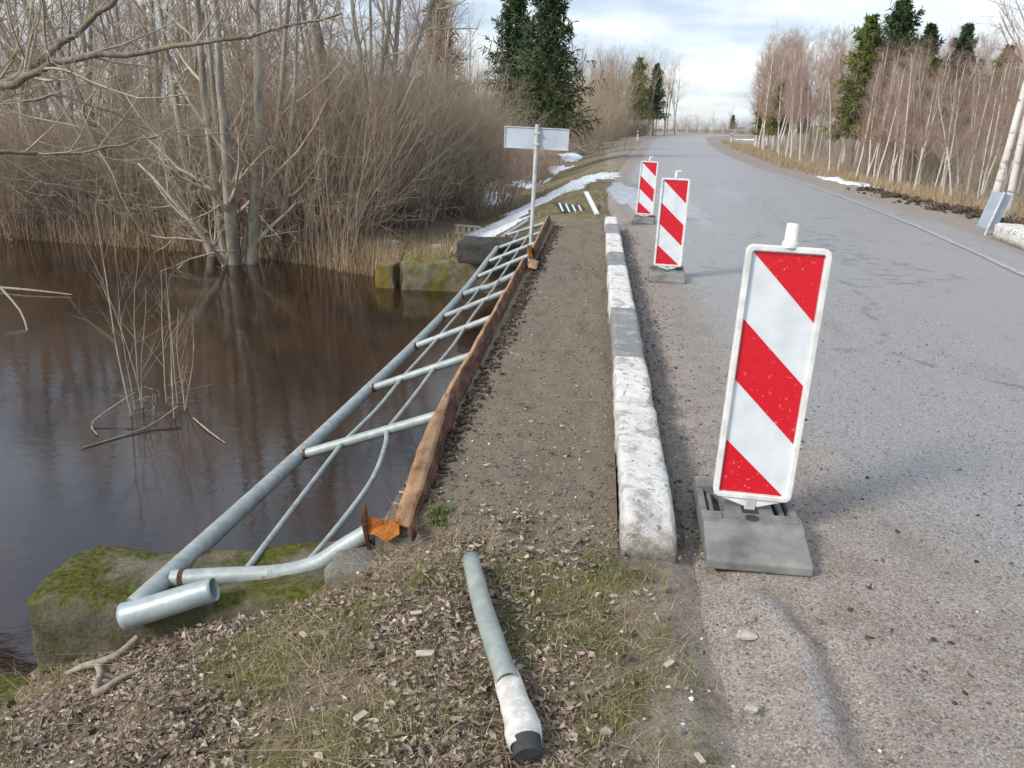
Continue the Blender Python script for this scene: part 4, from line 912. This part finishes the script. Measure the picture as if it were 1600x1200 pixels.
grey_p += protos('olive_tree', [dict(seed=210 + i, h=10, stems=2, r0=.09, lean=9, levels=BL2, wander=.05, up=.02, n=16, spread=.3) for i in range(1)], M['bark'], M['twig_o'])
CL = [(9, .15, .95, 48, .34, .13, .05, 7, 5, .42, .5), (7, .15, 1, 45, .42, .15, .04, 5, 3, .5, .3), (6, .15, 1, 42, .45, .16, .02, 3, 3, .6, .2)]
clump_p = protos('alder', [dict(seed=300 + i, h=7.5, stems=8, r0=.17, lean=22, levels=CL, wander=.06, up=.05, n=14, spread=.45) for i in range(2)], M['bark'], M['twig_g'])
SL = [(6, .12, .97, 38, .36, .17, .03, 6, 3, .6, .4), (6, .15, 1, 48, .38, .2, .0, 4, 3, .75, .3)]
def shrubs(mt, seeds, **k): return protos('willow', [dict(seed=s, h=k.get('h', 3.4), stems=k.get('stems', 70), r0=.018, lean=k.get('lean', 26), levels=SL, wander=.11, up=.03, n=9, spread=k.get('spread', .9), sides=3) for s in seeds], mt, mt)
shrub_p = shrubs(M['twig'], (401, 402)) + shrubs(M['twig_o'], (403,)) + shrubs(M['twig_g'], (404,))
red_p = shrubs(M['twig_r'], (410,), stems=110, lean=34)

# feature clump on the far bank
for (x, y, s, a_, lb, sz) in [(-7.7, 16.0, 1.0, .4, 'large multi-stemmed grey tree leaning over the far bank', 1.25), (-11.5, 18.8, 1.0, 2.0, 'spreading multi-stemmed tree at the left end of the far bank', 1.1),
                              (-6.0, 19.5, .9, 3.1, 'multi-stemmed tree behind the largest leaning tree', 1.3), (-15.5, 21, 1.0, 4.1, 'mossy many-stemmed tree at the far left edge', 1.2)]:
    put('alder_tree', clump_p[int(a_) % 2], x, y, s, a_, lb, 'tree', None, (0, R(4)), sz=sz)
r_ = np.random.default_rng(55)
# tall thin trees of the left wood
def left_spot(r_):
    y = 18 + 50 * r_.random() ** 1.3
    px = r_.random(); x = (-.86 * y - 1) * (1 - px) + (-3.8 - y * .075) * px
    return x, y
cnt = 0
while cnt < 60:
    x, y = left_spot(r_)
    if y < farY(x) + 1.2: continue
    k = r_.integers(0, 4)
    put('bare_tree', grey_p[k], x, y, .5 + .4 * r_.random() + y * .003, r_.random() * 6.28, 'bare thin grey tree in the leafless wood left of the road', 'tree', 'bare trees of the left wood', (R(r_.normal() * 3), R(r_.normal() * 3))); cnt += 1
for i in range(26):   # pale birches in the left wood
    x, y = left_spot(r_)
    if y < farY(x) + 1: continue
    put('birch_tree', birch_p[i % 4], x, y, .8 + .4 * r_.random(), r_.random() * 6.28, 'slim pale birch standing inside the left wood', 'tree', 'birches in the left wood', (R(r_.normal() * 4), R(r_.normal() * 4)))
# willow thicket
sh = []
LB = [('leafless brown bush growing along the far river bank', 'bushes along the far river bank'), ('tall leafless bush above the ditch between the wing wall and the sign', 'bushes above the ditch'), ('leafless bush farther back beside the ditch, behind the sign', 'bushes behind the sign')]
for i in range(62):
    px = r_.random(); x = -17 + 13.6 * px; y = farY(x) + .7 + 1.2 * r_.random() + (r_.random() * 9) * (r_.random() < .75); sh.append((x, y, .75 + .35 * r_.random(), 0))
for i in range(34):
    y = 16.5 + 12 * r_.random(); x = -6.3 + float(np.clip((y - 16) * .17, 0, 1.6)) - 2.8 * r_.random(); sh.append((x, y, 1.1 + .3 * r_.random(), 1))
for i in range(26):
    y = 30 + 30 * r_.random(); x = -5.4 - 9 * r_.random() - (y - 30) * .08; sh.append((x, y, .9 + .4 * r_.random(), 2))
for x, y, s, g_ in sh:
    if x > -6.0 and y < 24 and g_ == 0: continue
    if abs(x + 7.6) < .9 and y < 17.5: continue
    put('willow_bush', shrub_p[r_.integers(0, 4)], x, y, s, r_.random() * 6.28, LB[g_][0], 'bush', LB[g_][1])
put('willow_bush', red_p[0], -3.5, 37, .8, 0, 'reddish rounded bush behind the wide road sign', 'bush', None)
put('willow_bush', red_p[0], -5.4, 38, .95, 2, 'reddish bush partly hidden behind the sign bush', 'bush', None)
# far left roadside trees up to the bend
for i in range(80):
    y = 60 + 80 * r_.random(); x = float(xl(y)) - 4.0 - 16 * r_.random() ** 1.3
    put('bare_tree', grey_p[r_.integers(0, 4)], x, y, (.9 + .085 * y) / 10 * (.8 + .3 * r_.random()), r_.random() * 6.28, 'bare roadside tree in the far group left of the bend', 'tree', 'bare trees at the far left bend', (R(r_.normal() * 3), R(r_.normal() * 3)))
for i in range(34):
    y = 60 + 90 * r_.random(); x = float(xl(y)) - 4.0 - 6 * r_.random()
    put('willow_bush', shrub_p[r_.integers(0, 4)], x, y, 1.1 + .6 * r_.random(), r_.random() * 6.28, 'leafless bush at the foot of the far left trees', 'bush', 'bushes at the far left bend')
for i in range(34):
    y = 118 + 60 * r_.random(); x = float(xl(y)) - 1.6 - 9 * r_.random()
    put('bare_tree', grey_p[[0, 3, 1, 3][i % 4]], x, y, (.6 + .088 * y) / 10 * (.8 + .3 * r_.random()), r_.random() * 6.28, 'bare tree in the dark group where the road bends away', 'tree', 'bare trees where the road bends', (R(r_.normal() * 3), R(r_.normal() * 3)))
for i in range(26):
    y = 66 + 60 * r_.random(); x = float(xl(y)) - 3.4 - 8 * r_.random()
    put('bare_tree', grey_p[3], x, y, (1.0 + .082 * y) / 10 * (.7 + .3 * r_.random()), r_.random() * 6.28, 'olive brown bare tree beside the road past the big spruce', 'tree', 'olive brown trees past the big spruce', (R(r_.normal() * 3), R(r_.normal() * 3)))
# birch wood on the right
FEAT = [(7.15, 15.5, 1.0, 'thick white birch right behind the bent marker board', 0), (7.7, 15.9, .95, 'white birch at the right edge of the picture', 0), (9.6, 22.8, .8, 'leaning forked-looking birch left of the bent marker board', 9),
        (9.9, 26.5, .85, 'slim white birch between the leaning birch and the spruces', 4), (10.1, 30.5, .9, 'bright white birch standing in front of the dark spruces', 3), (10.2, 33.5, .9, 'straight white birch at the front of the right wood', 4), (11.0, 40, .95, 'tall white birch in the middle of the right wood edge', 3)]
for k, (x, y, s, lb, tl) in enumerate(FEAT): put('birch_tree', birch_p[k % 4], x, y, s if y < 20 else (.9 + .11 * y) / 8.5, k * 1.3, lb, 'tree', None, (0, R(tl if y < 25 else 1)), sz=1.0)
for sc in range(0): pass
cnt = 0
while cnt < 292:
    y = 17 + 75 * r_.random() ** 1.25; dd = r_.random() ** 1.7 * 15; x = float(xr(y)) + 4.1 + dd * (1 if y > 22 else .7) + max(0, (20 - y)) * .1
    s = (1.0 + .108 * y) / 8.5 * (.82 + .3 * r_.random()) + (.02 * dd / 5)
    put('birch_tree', birch_p[r_.integers(0, 4)], x, y, s, r_.random() * 6.28, 'slender birch in the front row of the right wood' if dd < 2.2 else 'slender bare birch deeper inside the right wood', 'tree', 'front row birches of the right wood' if dd < 2.2 else 'inner birches of the right wood', (R(r_.normal() * 2), R(1 + r_.normal() * 2.2)), sz=1.0); cnt += 1
for i in range(40):
    y = 17 + 60 * r_.random() ** 1.2; x = float(xr(y)) + 5.5 + 10 * r_.random()
    put('willow_bush', shrub_p[[0, 3][i % 2]], x, y, .6 + .4 * r_.random(), r_.random() * 6.28, 'low leafless bush under the birches on the right', 'bush', 'undergrowth bushes of the right wood')
# thin saplings as undergrowth
def saplings(n, posf, seed, hh, mat, label, name, rad=.007):
    r_ = np.random.default_rng(seed); x, y, z = posf(r_, n); n = len(x)
    d = nrm(np.stack([r_.normal(size=n) * .10 + .03, r_.normal(size=n) * .10, np.ones(n)], -1)); ln = hh[0] + (hh[1] - hh[0]) * r_.random(n) ** 1.4
    P = grow(np.stack([x, y, z - .05], -1), d, ln, 4, .05, 0, r_); Rr = taper(rad * (.5 + r_.random(n)), 4, .3); t = Tubes().add(P, Rr, 3)
    s, d2, l2, rd = spawn(P, Rr, 2, .3, .9, 30, r_, .35); t.add(grow(s, d2, l2, 3, .08, .05, r_), taper(rd * .6, 3, .4), 3)
    return tag(t.obj(name, mat), label, None, None, 'stuff')
def rw(r_, n):
    y = 15.5 + 60 * r_.random(n) ** 1.3; x = xr(y) + 3.8 + 9 * r_.random(n); return x, y, hgt(x, y)
saplings(3800, rw, 71, (.6, 2.6), M['twig_g'], 'thin saplings crowding under the birches on the right', 'sapling_undergrowth')
def lw(r_, n):
    x = -19 + 14 * r_.random(n); y = farY(x) + .1 + 7 * r_.random(n) ** 1.5; return x, y, np.maximum(hgt(x, y), WZ - .2)
saplings(3700, lw, 72, (.5, 2.6), M['twig'], 'thin upright shoots crowding the far river bank', 'bank_undergrowth', .006)

# spruces ---------------------------------------------------------------
def make_spruce(seed, h, rb, dens=1.0):
    r_ = np.random.default_rng(seed)
    P = grow(one((0, 0, -.3)), one((0, 0, 1)), one(h + .3), 12, .012, .02, r_); Rr = taper(one(h * .014), 12, .1); trunk = Tubes().add(P, Rr, 7)
    n = int(300 * dens); t = np.linspace(.24, .985, n) ** .95; z = h * t; an = np.arange(n) * 2.4 + r_.normal(size=n) * .4
    Lb = rb * (1 - t) ** .62 * (.6 + .55 * r_.random(n)) * (.85 + .25 * np.sin(t * 46)) + .12
    d = np.stack([np.cos(an), np.sin(an), .15 + .9 * t ** 3 - .25 * (1 - t)], -1)
    B = grow(np.stack([z * 0, z * 0, z], -1), d, Lb, 7, .06, -.03, r_)
    B[:, -2:, 2] += .06 * Lb[:, None]
    limbs = Tubes().add(B, taper(.008 + .012 * Lb, 7), 3)
    s, d2, l2, _ = spawn(B, taper(Lb * 0 + .02, 7), 20, .12, 1, 55, r_, .24, .45); d2[:, 2] -= .25
    T2 = grow(s, d2, l2 + .07, 4, .08, -.06, r_)
    # needle sprays: narrow crossed faces along each twig
    ns = 7; M_ = len(T2); V = []; F = []; tn = []
    for k in range(ns):
        f = (k + .2 + .6 * r_.random(M_)) / ns * 3; i = np.minimum(f.astype(int), 2); fr = (f - i)[:, None]; c = T2[np.arange(M_), i] * (1 - fr) + T2[np.arange(M_), i + 1] * fr
        dr_ = nrm(T2[np.arange(M_), i + 1] - T2[np.arange(M_), i]); sd = nrm(np.cross(dr_, nrm(r_.normal(size=c.shape) * .5 + np.array([0, 0, 1])))); ln = (.11 + .12 * r_.random(M_))[:, None] * (h / 9) ** .4; wd = ln * .15
        V.append(np.stack([c - dr_ * ln * .5, c + sd * wd, c + dr_ * ln * .8, c - sd * wd - np.array([0, 0, .03])], 1)); tn.append(np.repeat(np.clip(.25 + .5 * r_.random(M_) + .2 * (l2 > .3), 0, 1), 4))
    V = np.concatenate(V).reshape(-1, 3); F = np.arange(len(V)).reshape(-1, 4)
    return trunk, limbs, V, F, np.concatenate(tn)
def spruce_proto(seed, h, rb, mat):
    t, l, V, F, tn = make_spruce(seed, h, rb); return t.mesh('spruce_trunk', M['bark']), mesh('spruce_crown', V, F, M[mat], tn, False), l.mesh('spruce_limbs', M['twig'])
def put_spruce(pr, x, y, s, label, rz=0, group=None, sz=1):
    e_ = put('spruce_tree', pr[:2], x, y, s, rz, label, 'tree', group, sz=sz); link('branches', pr[2], e_)
sp1 = spruce_proto(501, 9.5, 3.5, 'needle'); sp2 = spruce_proto(502, 9.5, 2.9, 'needle_y'); sp3 = spruce_proto(503, 9.5, 2.5, 'needle')
put_spruce(sp1, -3.05, 44, 1.0, 'big dark green spruce above the sign on the left side', 1)
put_spruce(sp3, -6.0, 54, 1.15, 'tall spruce just behind the big dark spruce', 2)
put_spruce(sp3, -10.2, 50, 1.0, 'spruce showing faintly through the bare trees of the left wood', 3)
put_spruce(sp2, 5.0, 128, 1.2, 'olive green conifer among the far left trees', 3)
for i, (x, y, s, pr, lb) in enumerate([
    (12.2, 41, .74, sp2, 'yellowish green spruce, leftmost of the row over the birches'), (13.5, 41, .80, sp1, 'tallest dark spruce in the row over the birches'), (14.9, 41, .70, sp3, 'dark narrow spruce right of the tallest one'),
    (13.9, 37.5, .52, sp2, 'bright green spruce hanging low among the birches'), (18.1, 45, .74, sp3, 'thin ragged spruce top near the upper right'), (19.4, 43, .62, sp2, 'small yellowish spruce behind the right birches'),
    (8.8, 146, 1.25, sp3, 'dark pine like conifer at the bend on the left side'),
    (15.5, 75, .6, sp2, 'yellow green spruce at the far left end of the right wood'), (15.9, 84, .55, sp2, 'pale green conifer farthest along the right wood'), (18.5, 80, .65, sp1, 'dark conifer at the far end of the right wood')]):
    put_spruce(pr, x, y, s, lb, i)
# distant tree line
for i in range(38):
    an = R(3 + 24 * i / 38 + r_.normal() * .4); dd = 300 + 160 * r_.random(); x, y = math.sin(an) * dd, math.cos(an) * dd
    put('bare_tree', grey_p[r_.integers(0, 4)], x, y, .6 + .45 * r_.random(), r_.random() * 6.28, 'tiny bare tree on the far horizon beyond the bend', 'tree', 'trees on the horizon', (0, 0))
for i in range(30):
    an = R(3 + 24 * i / 30); dd = 260 + 60 * r_.random(); x, y = math.sin(an) * dd, math.cos(an) * dd
    put('willow_bush', shrub_p[r_.integers(0, 4)], x, y, 1.2 + .6 * r_.random(), r_.random() * 6.28, 'low bush on the far horizon beyond the bend', 'bush', 'bushes on the horizon')
put_spruce(sp1, 44, 285, .62, 'small dark spruce standing alone on the horizon', 1)
# far house
hz_ = float(hgt(105, 640)); hs_ = empty('house', (105, 640, hz_), 'tiny white house on the horizon beyond the bend', 'house')
box('wall', M['white_pl'], -3.5, 3.5, -2.5, 2.5, 0, 2.6, parent=hs_)
bm_obj('roof', [(-3.8, -2.9, 2.6), (3.8, -2.9, 2.6), (3.8, 2.9, 2.6), (-3.8, 2.9, 2.6), (-3.8, 0, 4.6), (3.8, 0, 4.6)], [(0, 1, 5, 4), (2, 3, 4, 5), (1, 2, 5), (3, 0, 4), (3, 2, 1, 0)], M['sign_back'], hs_)
for x in (-2, 0, 2): box('window', M['black'], x - .4, x + .4, -2.54, -2.51, 1, 2, parent=hs_)

r_ = np.random.default_rng(64); n = 160
P = grow(np.stack([r_.normal(size=n) * 1.3, r_.normal(size=n) * .8, .1 + .7 * r_.random(n)], -1), np.stack([r_.normal(size=n), r_.normal(size=n) * .6, r_.normal(size=n) * .25], -1), 1 + 1.6 * r_.random(n), 5, .14, -.04, r_)
P[..., 2] = np.maximum(P[..., 2], .02); o = Tubes().add(P, taper(.012 + .02 * r_.random(n), 5, .3), 4).obj('brush_pile', M['bark'], None, (-1.6, 64, float(hgt(-1.6, 64))))
tag(o, 'heap of cut brushwood on the verge below the far spruce', 'brush pile')
# tree whose boughs reach in from the left
ov = empty('overhanging_tree', (-7.3, 6.3, -1.7), 'lichen covered tree whose boughs reach in from the upper left', 'tree')
O = np.array((-7.3, 6.3, -1.7)); r_ = np.random.default_rng(77)
Tubes().path([np.array(p) - O for p in [(-7.3, 6.3, -1.9), (-7.15, 6.25, -.6), (-6.7, 6.2, .6), (-6.1, 6.1, 1.2), (-5.5, 6.05, 1.5)]], [.2, .17, .14, .11, .09], 12, 4).obj('trunk', M['bark_m'], ov)
cr_ = Tubes(); bo = []
for pts, r0_ in [([(-5.5, 6.05, 1.5), (-4.74, 6, 1.77), (-4.27, 6, 1.98), (-3.47, 6, 2.05), (-2.65, 6.0, 2.17), (-1.9, 5.9, 2.3)], .040), ([(-5.5, 6.1, 1.5), (-4.7, 6.3, 1.92), (-4.24, 6.3, 2.2), (-3.73, 6.2, 2.5), (-3.2, 6.1, 2.9), (-2.7, 6, 3.4)], .036),
                 ([(-6.1, 6.1, 1.2), (-5.6, 7, 1.25), (-5.2, 7.2, 1.23), (-4.7, 7.2, 1.3), (-4.1, 7.3, 1.45), (-3.2, 7.3, 1.42)], .024), ([(-5.5, 6.1, 1.5), (-5.3, 6.5, 2.2), (-4.9, 6.5, 2.9), (-4.6, 6.5, 3.5), (-4.3, 6.4, 4), (-4, 6.3, 4.5)], .05),
                 ([(-6.1, 6.1, 1.2), (-5.5, 5.8, 1.35), (-4.9, 5.9, 1.62), (-4.4, 6.1, 1.75), (-3.9, 6.2, 1.6), (-3.3, 6.3, 1.3)], .022)]:
    P = np.array(pts) - O; t = np.linspace(0, 5, 21); Q = np.stack([np.interp(t, np.arange(6), P[:, k]) for k in range(3)], -1); Q[1:] += r_.normal(size=(20, 3)) * .012
    rr = np.linspace(r0_, r0_ * .18, 21); bo.append((Q, rr)); Tubes().add(Q[None], rr[None], 9).obj('bough', M['bark_m'], ov)
P = np.stack([b[0] for b in bo]); Rr = np.stack([b[1] for b in bo])
for (c, t0, t1, ang, lr, wn, upp, npt, sd_, rf, tp) in [(15, .1, 1, 45, .32, .12, .04, 7, 4, .42, .4), (6, .1, 1, 42, .4, .14, .03, 5, 3, .6, .3), (4, .15, 1, 40, .45, .15, .02, 3, 3, .6, .2)]:
    st, d, ln, rad = spawn(P, Rr, c, t0, t1, ang, r_, lr, tp); P = grow(st, d, ln, npt, wn, upp, r_); Rr = taper(np.clip(rad * rf, .0012, None), npt, .35); cr_.add(P, Rr, sd_)
cr_.obj('crown', M['twig_g'], ov)

# flooded bush
fl = empty('flooded_bush', (-4.35, 6.9, WZ), 'thin stemmed bush standing in the water with broken reeds', 'bush'); r_ = np.random.default_rng(81)
n = 10; an = r_.random(n) * 6.28; st = np.stack([np.cos(an) * .22, np.sin(an) * .22, np.full(n, -.3)], -1); d = np.stack([np.cos(an) * .10 + .03, np.sin(an) * .1, np.ones(n)], -1)
P = grow(st, d, 1.1 + 1.3 * r_.random(n), 8, .05, .03, r_); Rr = taper(.005 + .005 * r_.random(n), 8, .25); t = Tubes().add(P, Rr, 5); t.obj('stem', M['twig_g'], fl)
t = Tubes()
for (c, lr, wn) in [(7, .3, .12), (3, .4, .15)]:
    s, d2, l2, rd = spawn(P, Rr, c, .35, 1, 35, r_, lr, .4); P = grow(s, d2, l2, 4, wn, .03, r_); Rr = taper(np.clip(rd * .55, .001, None), 4, .4); t.add(P, Rr, 3)
t.obj('twigs', M['twig'], fl)
t = Tubes(); n = 22; an = r_.random(n) * 6.28; st = np.stack([np.cos(an) * .08, np.sin(an) * .12, .02 + .25 * r_.random(n)], -1); d = np.stack([np.cos(an), np.sin(an), -.25 + .5 * r_.random(n)], -1)
P = grow(st, d, .15 + .45 * r_.random(n) ** 2, 4, .16, -.12, r_); P[..., 2] = np.maximum(P[..., 2], .004); t.add(P, taper(.002 + .003 * r_.random(n), 4, .5), 4); t.obj('broken_reeds', M['deadwood'], fl)
def stick(name, pts, rad, mat, label, cat='branch'):
    P = np.array(pts, float); c = P.mean(0); o = Tubes().path(P - c, rad, 8, 3).obj(name, mat); o.location = c; return tag(o, label, cat)
stick('floating_branch', [(-10.6, 12.1, WZ + .03), (-9.6, 11.9, WZ + .05), (-8.7, 11.8, WZ + .02)], [.028, .02, .01], M['deadwood'], 'pale branch floating on the river at the left edge')
stick('floating_branch', [(-9.2, 10.8, WZ + .4), (-8.3, 10.1, WZ + .15), (-7.75, 9.5, WZ - .05)], [.02, .015, .01], M['deadwood'], 'bent stick dipping into the river at the left edge')
stick('floating_branch', [(-4.5, 5.9, WZ + .01), (-4.2, 6.4, WZ + .02), (-4.05, 6.75, WZ + .12)], [.006, .008, .01], M['deadwood'], 'pale stick pointing away below the flooded bush')
stick('floating_branch', [(-4.55, 6.2, WZ + .01), (-4.75, 6.45, WZ + .04), (-4.55, 6.85, WZ + .2)], [.006, .008, .009], M['deadwood'], 'thin stick slanting left from the flooded bush')
stick('floating_branch', [(-3.9, 6.75, WZ + .01), (-3.6, 6.45, WZ + .02), (-3.3, 6.2, WZ + .005)], [.008, .009, .005], M['deadwood'], 'thin stick afloat right of the flooded bush')
fk = empty('forked_branch', (-1.9, 2.15, -.45), 'lichened forked dead branch on the litter at the lower left', 'branch'); O = np.array((-1.9, 2.15, -.45))
def gp(x, y, d=.02): return np.array((x, y, float(hgt(x, y)) + d)) - O
Tubes().path([gp(-2.02, 2.34), gp(-1.93, 2.33, .035), gp(-1.86, 2.32, .04), gp(-1.80, 2.36, .03), gp(-1.745, 2.42, .05)], [.009, .014, .017, .015, .011], 9, 4).obj('limb', M['deadwood'], fk)
Tubes().path([gp(-1.865, 2.32, .035), gp(-1.80, 2.25, .03), gp(-1.765, 2.17, .02), gp(-1.72, 2.12, .02), gp(-1.66, 2.17, .03), gp(-1.60, 2.22, .02)], [.013, .014, .013, .015, .010, .006], 9, 4).obj('limb', M['deadwood'], fk)
for k, (x, y, a_, l) in enumerate([(-.47, 1.98, .3, .028), (-.60, 1.72, 1.1, .022), (.28, 1.98, .9, .02), (.33, 1.62, 2.0, .018), (-.95, 2.18, 2.4, .02), (-.55, 2.2, .5, .02)]):
    c = np.array((x, y, float(hgt(x, y)) + .022)); o = bm_obj('wood_chip', *boxvf(-l, l, -l * .4, l * .4, -.003, .003), M['wood'], None, .001); o.location = c; o.rotation_euler = (.15, .1, a_)
    tag(o, ['pale wood chip left of the fallen tube', 'yellowish chip lower left of the fallen tube', 'pale chip right of the fallen tube', 'small chip at the lower right of the litter', 'pale chip above the forked branch', 'tiny chip near the fallen tube top'][k], 'wood chip')
for k, (x, y, s) in enumerate([(.54, 2.17, .03), (.50, 1.83, .02), (.12, 2.33, .014), (-.16, 2.62, .016)]):
    rr_ = np.random.default_rng(90 + k); V = nrm(rr_.normal(size=(26, 3))) * s * np.array([1.3, .8, .45]); me = bpy.data.meshes.new('stone')
    import bmesh
    bm = bmesh.new(); [bm.verts.new(v) for v in V]; bmesh.ops.convex_hull(bm, input=bm.verts); bm.to_mesh(me); bm.free(); me.materials.append(M['pale_stone'])
    o = link('stone', me, None, (x, y, float(surf_z(np.array(x), np.array(y))) + s * .25)); tag(o, ['flat pale stone beside the sunken strip of the shoulder', 'small pale stone on the sandy edge below the flat one', 'pale stone in the grass at the kerb end', 'white stone chip on the footway start'][k], 'stone')
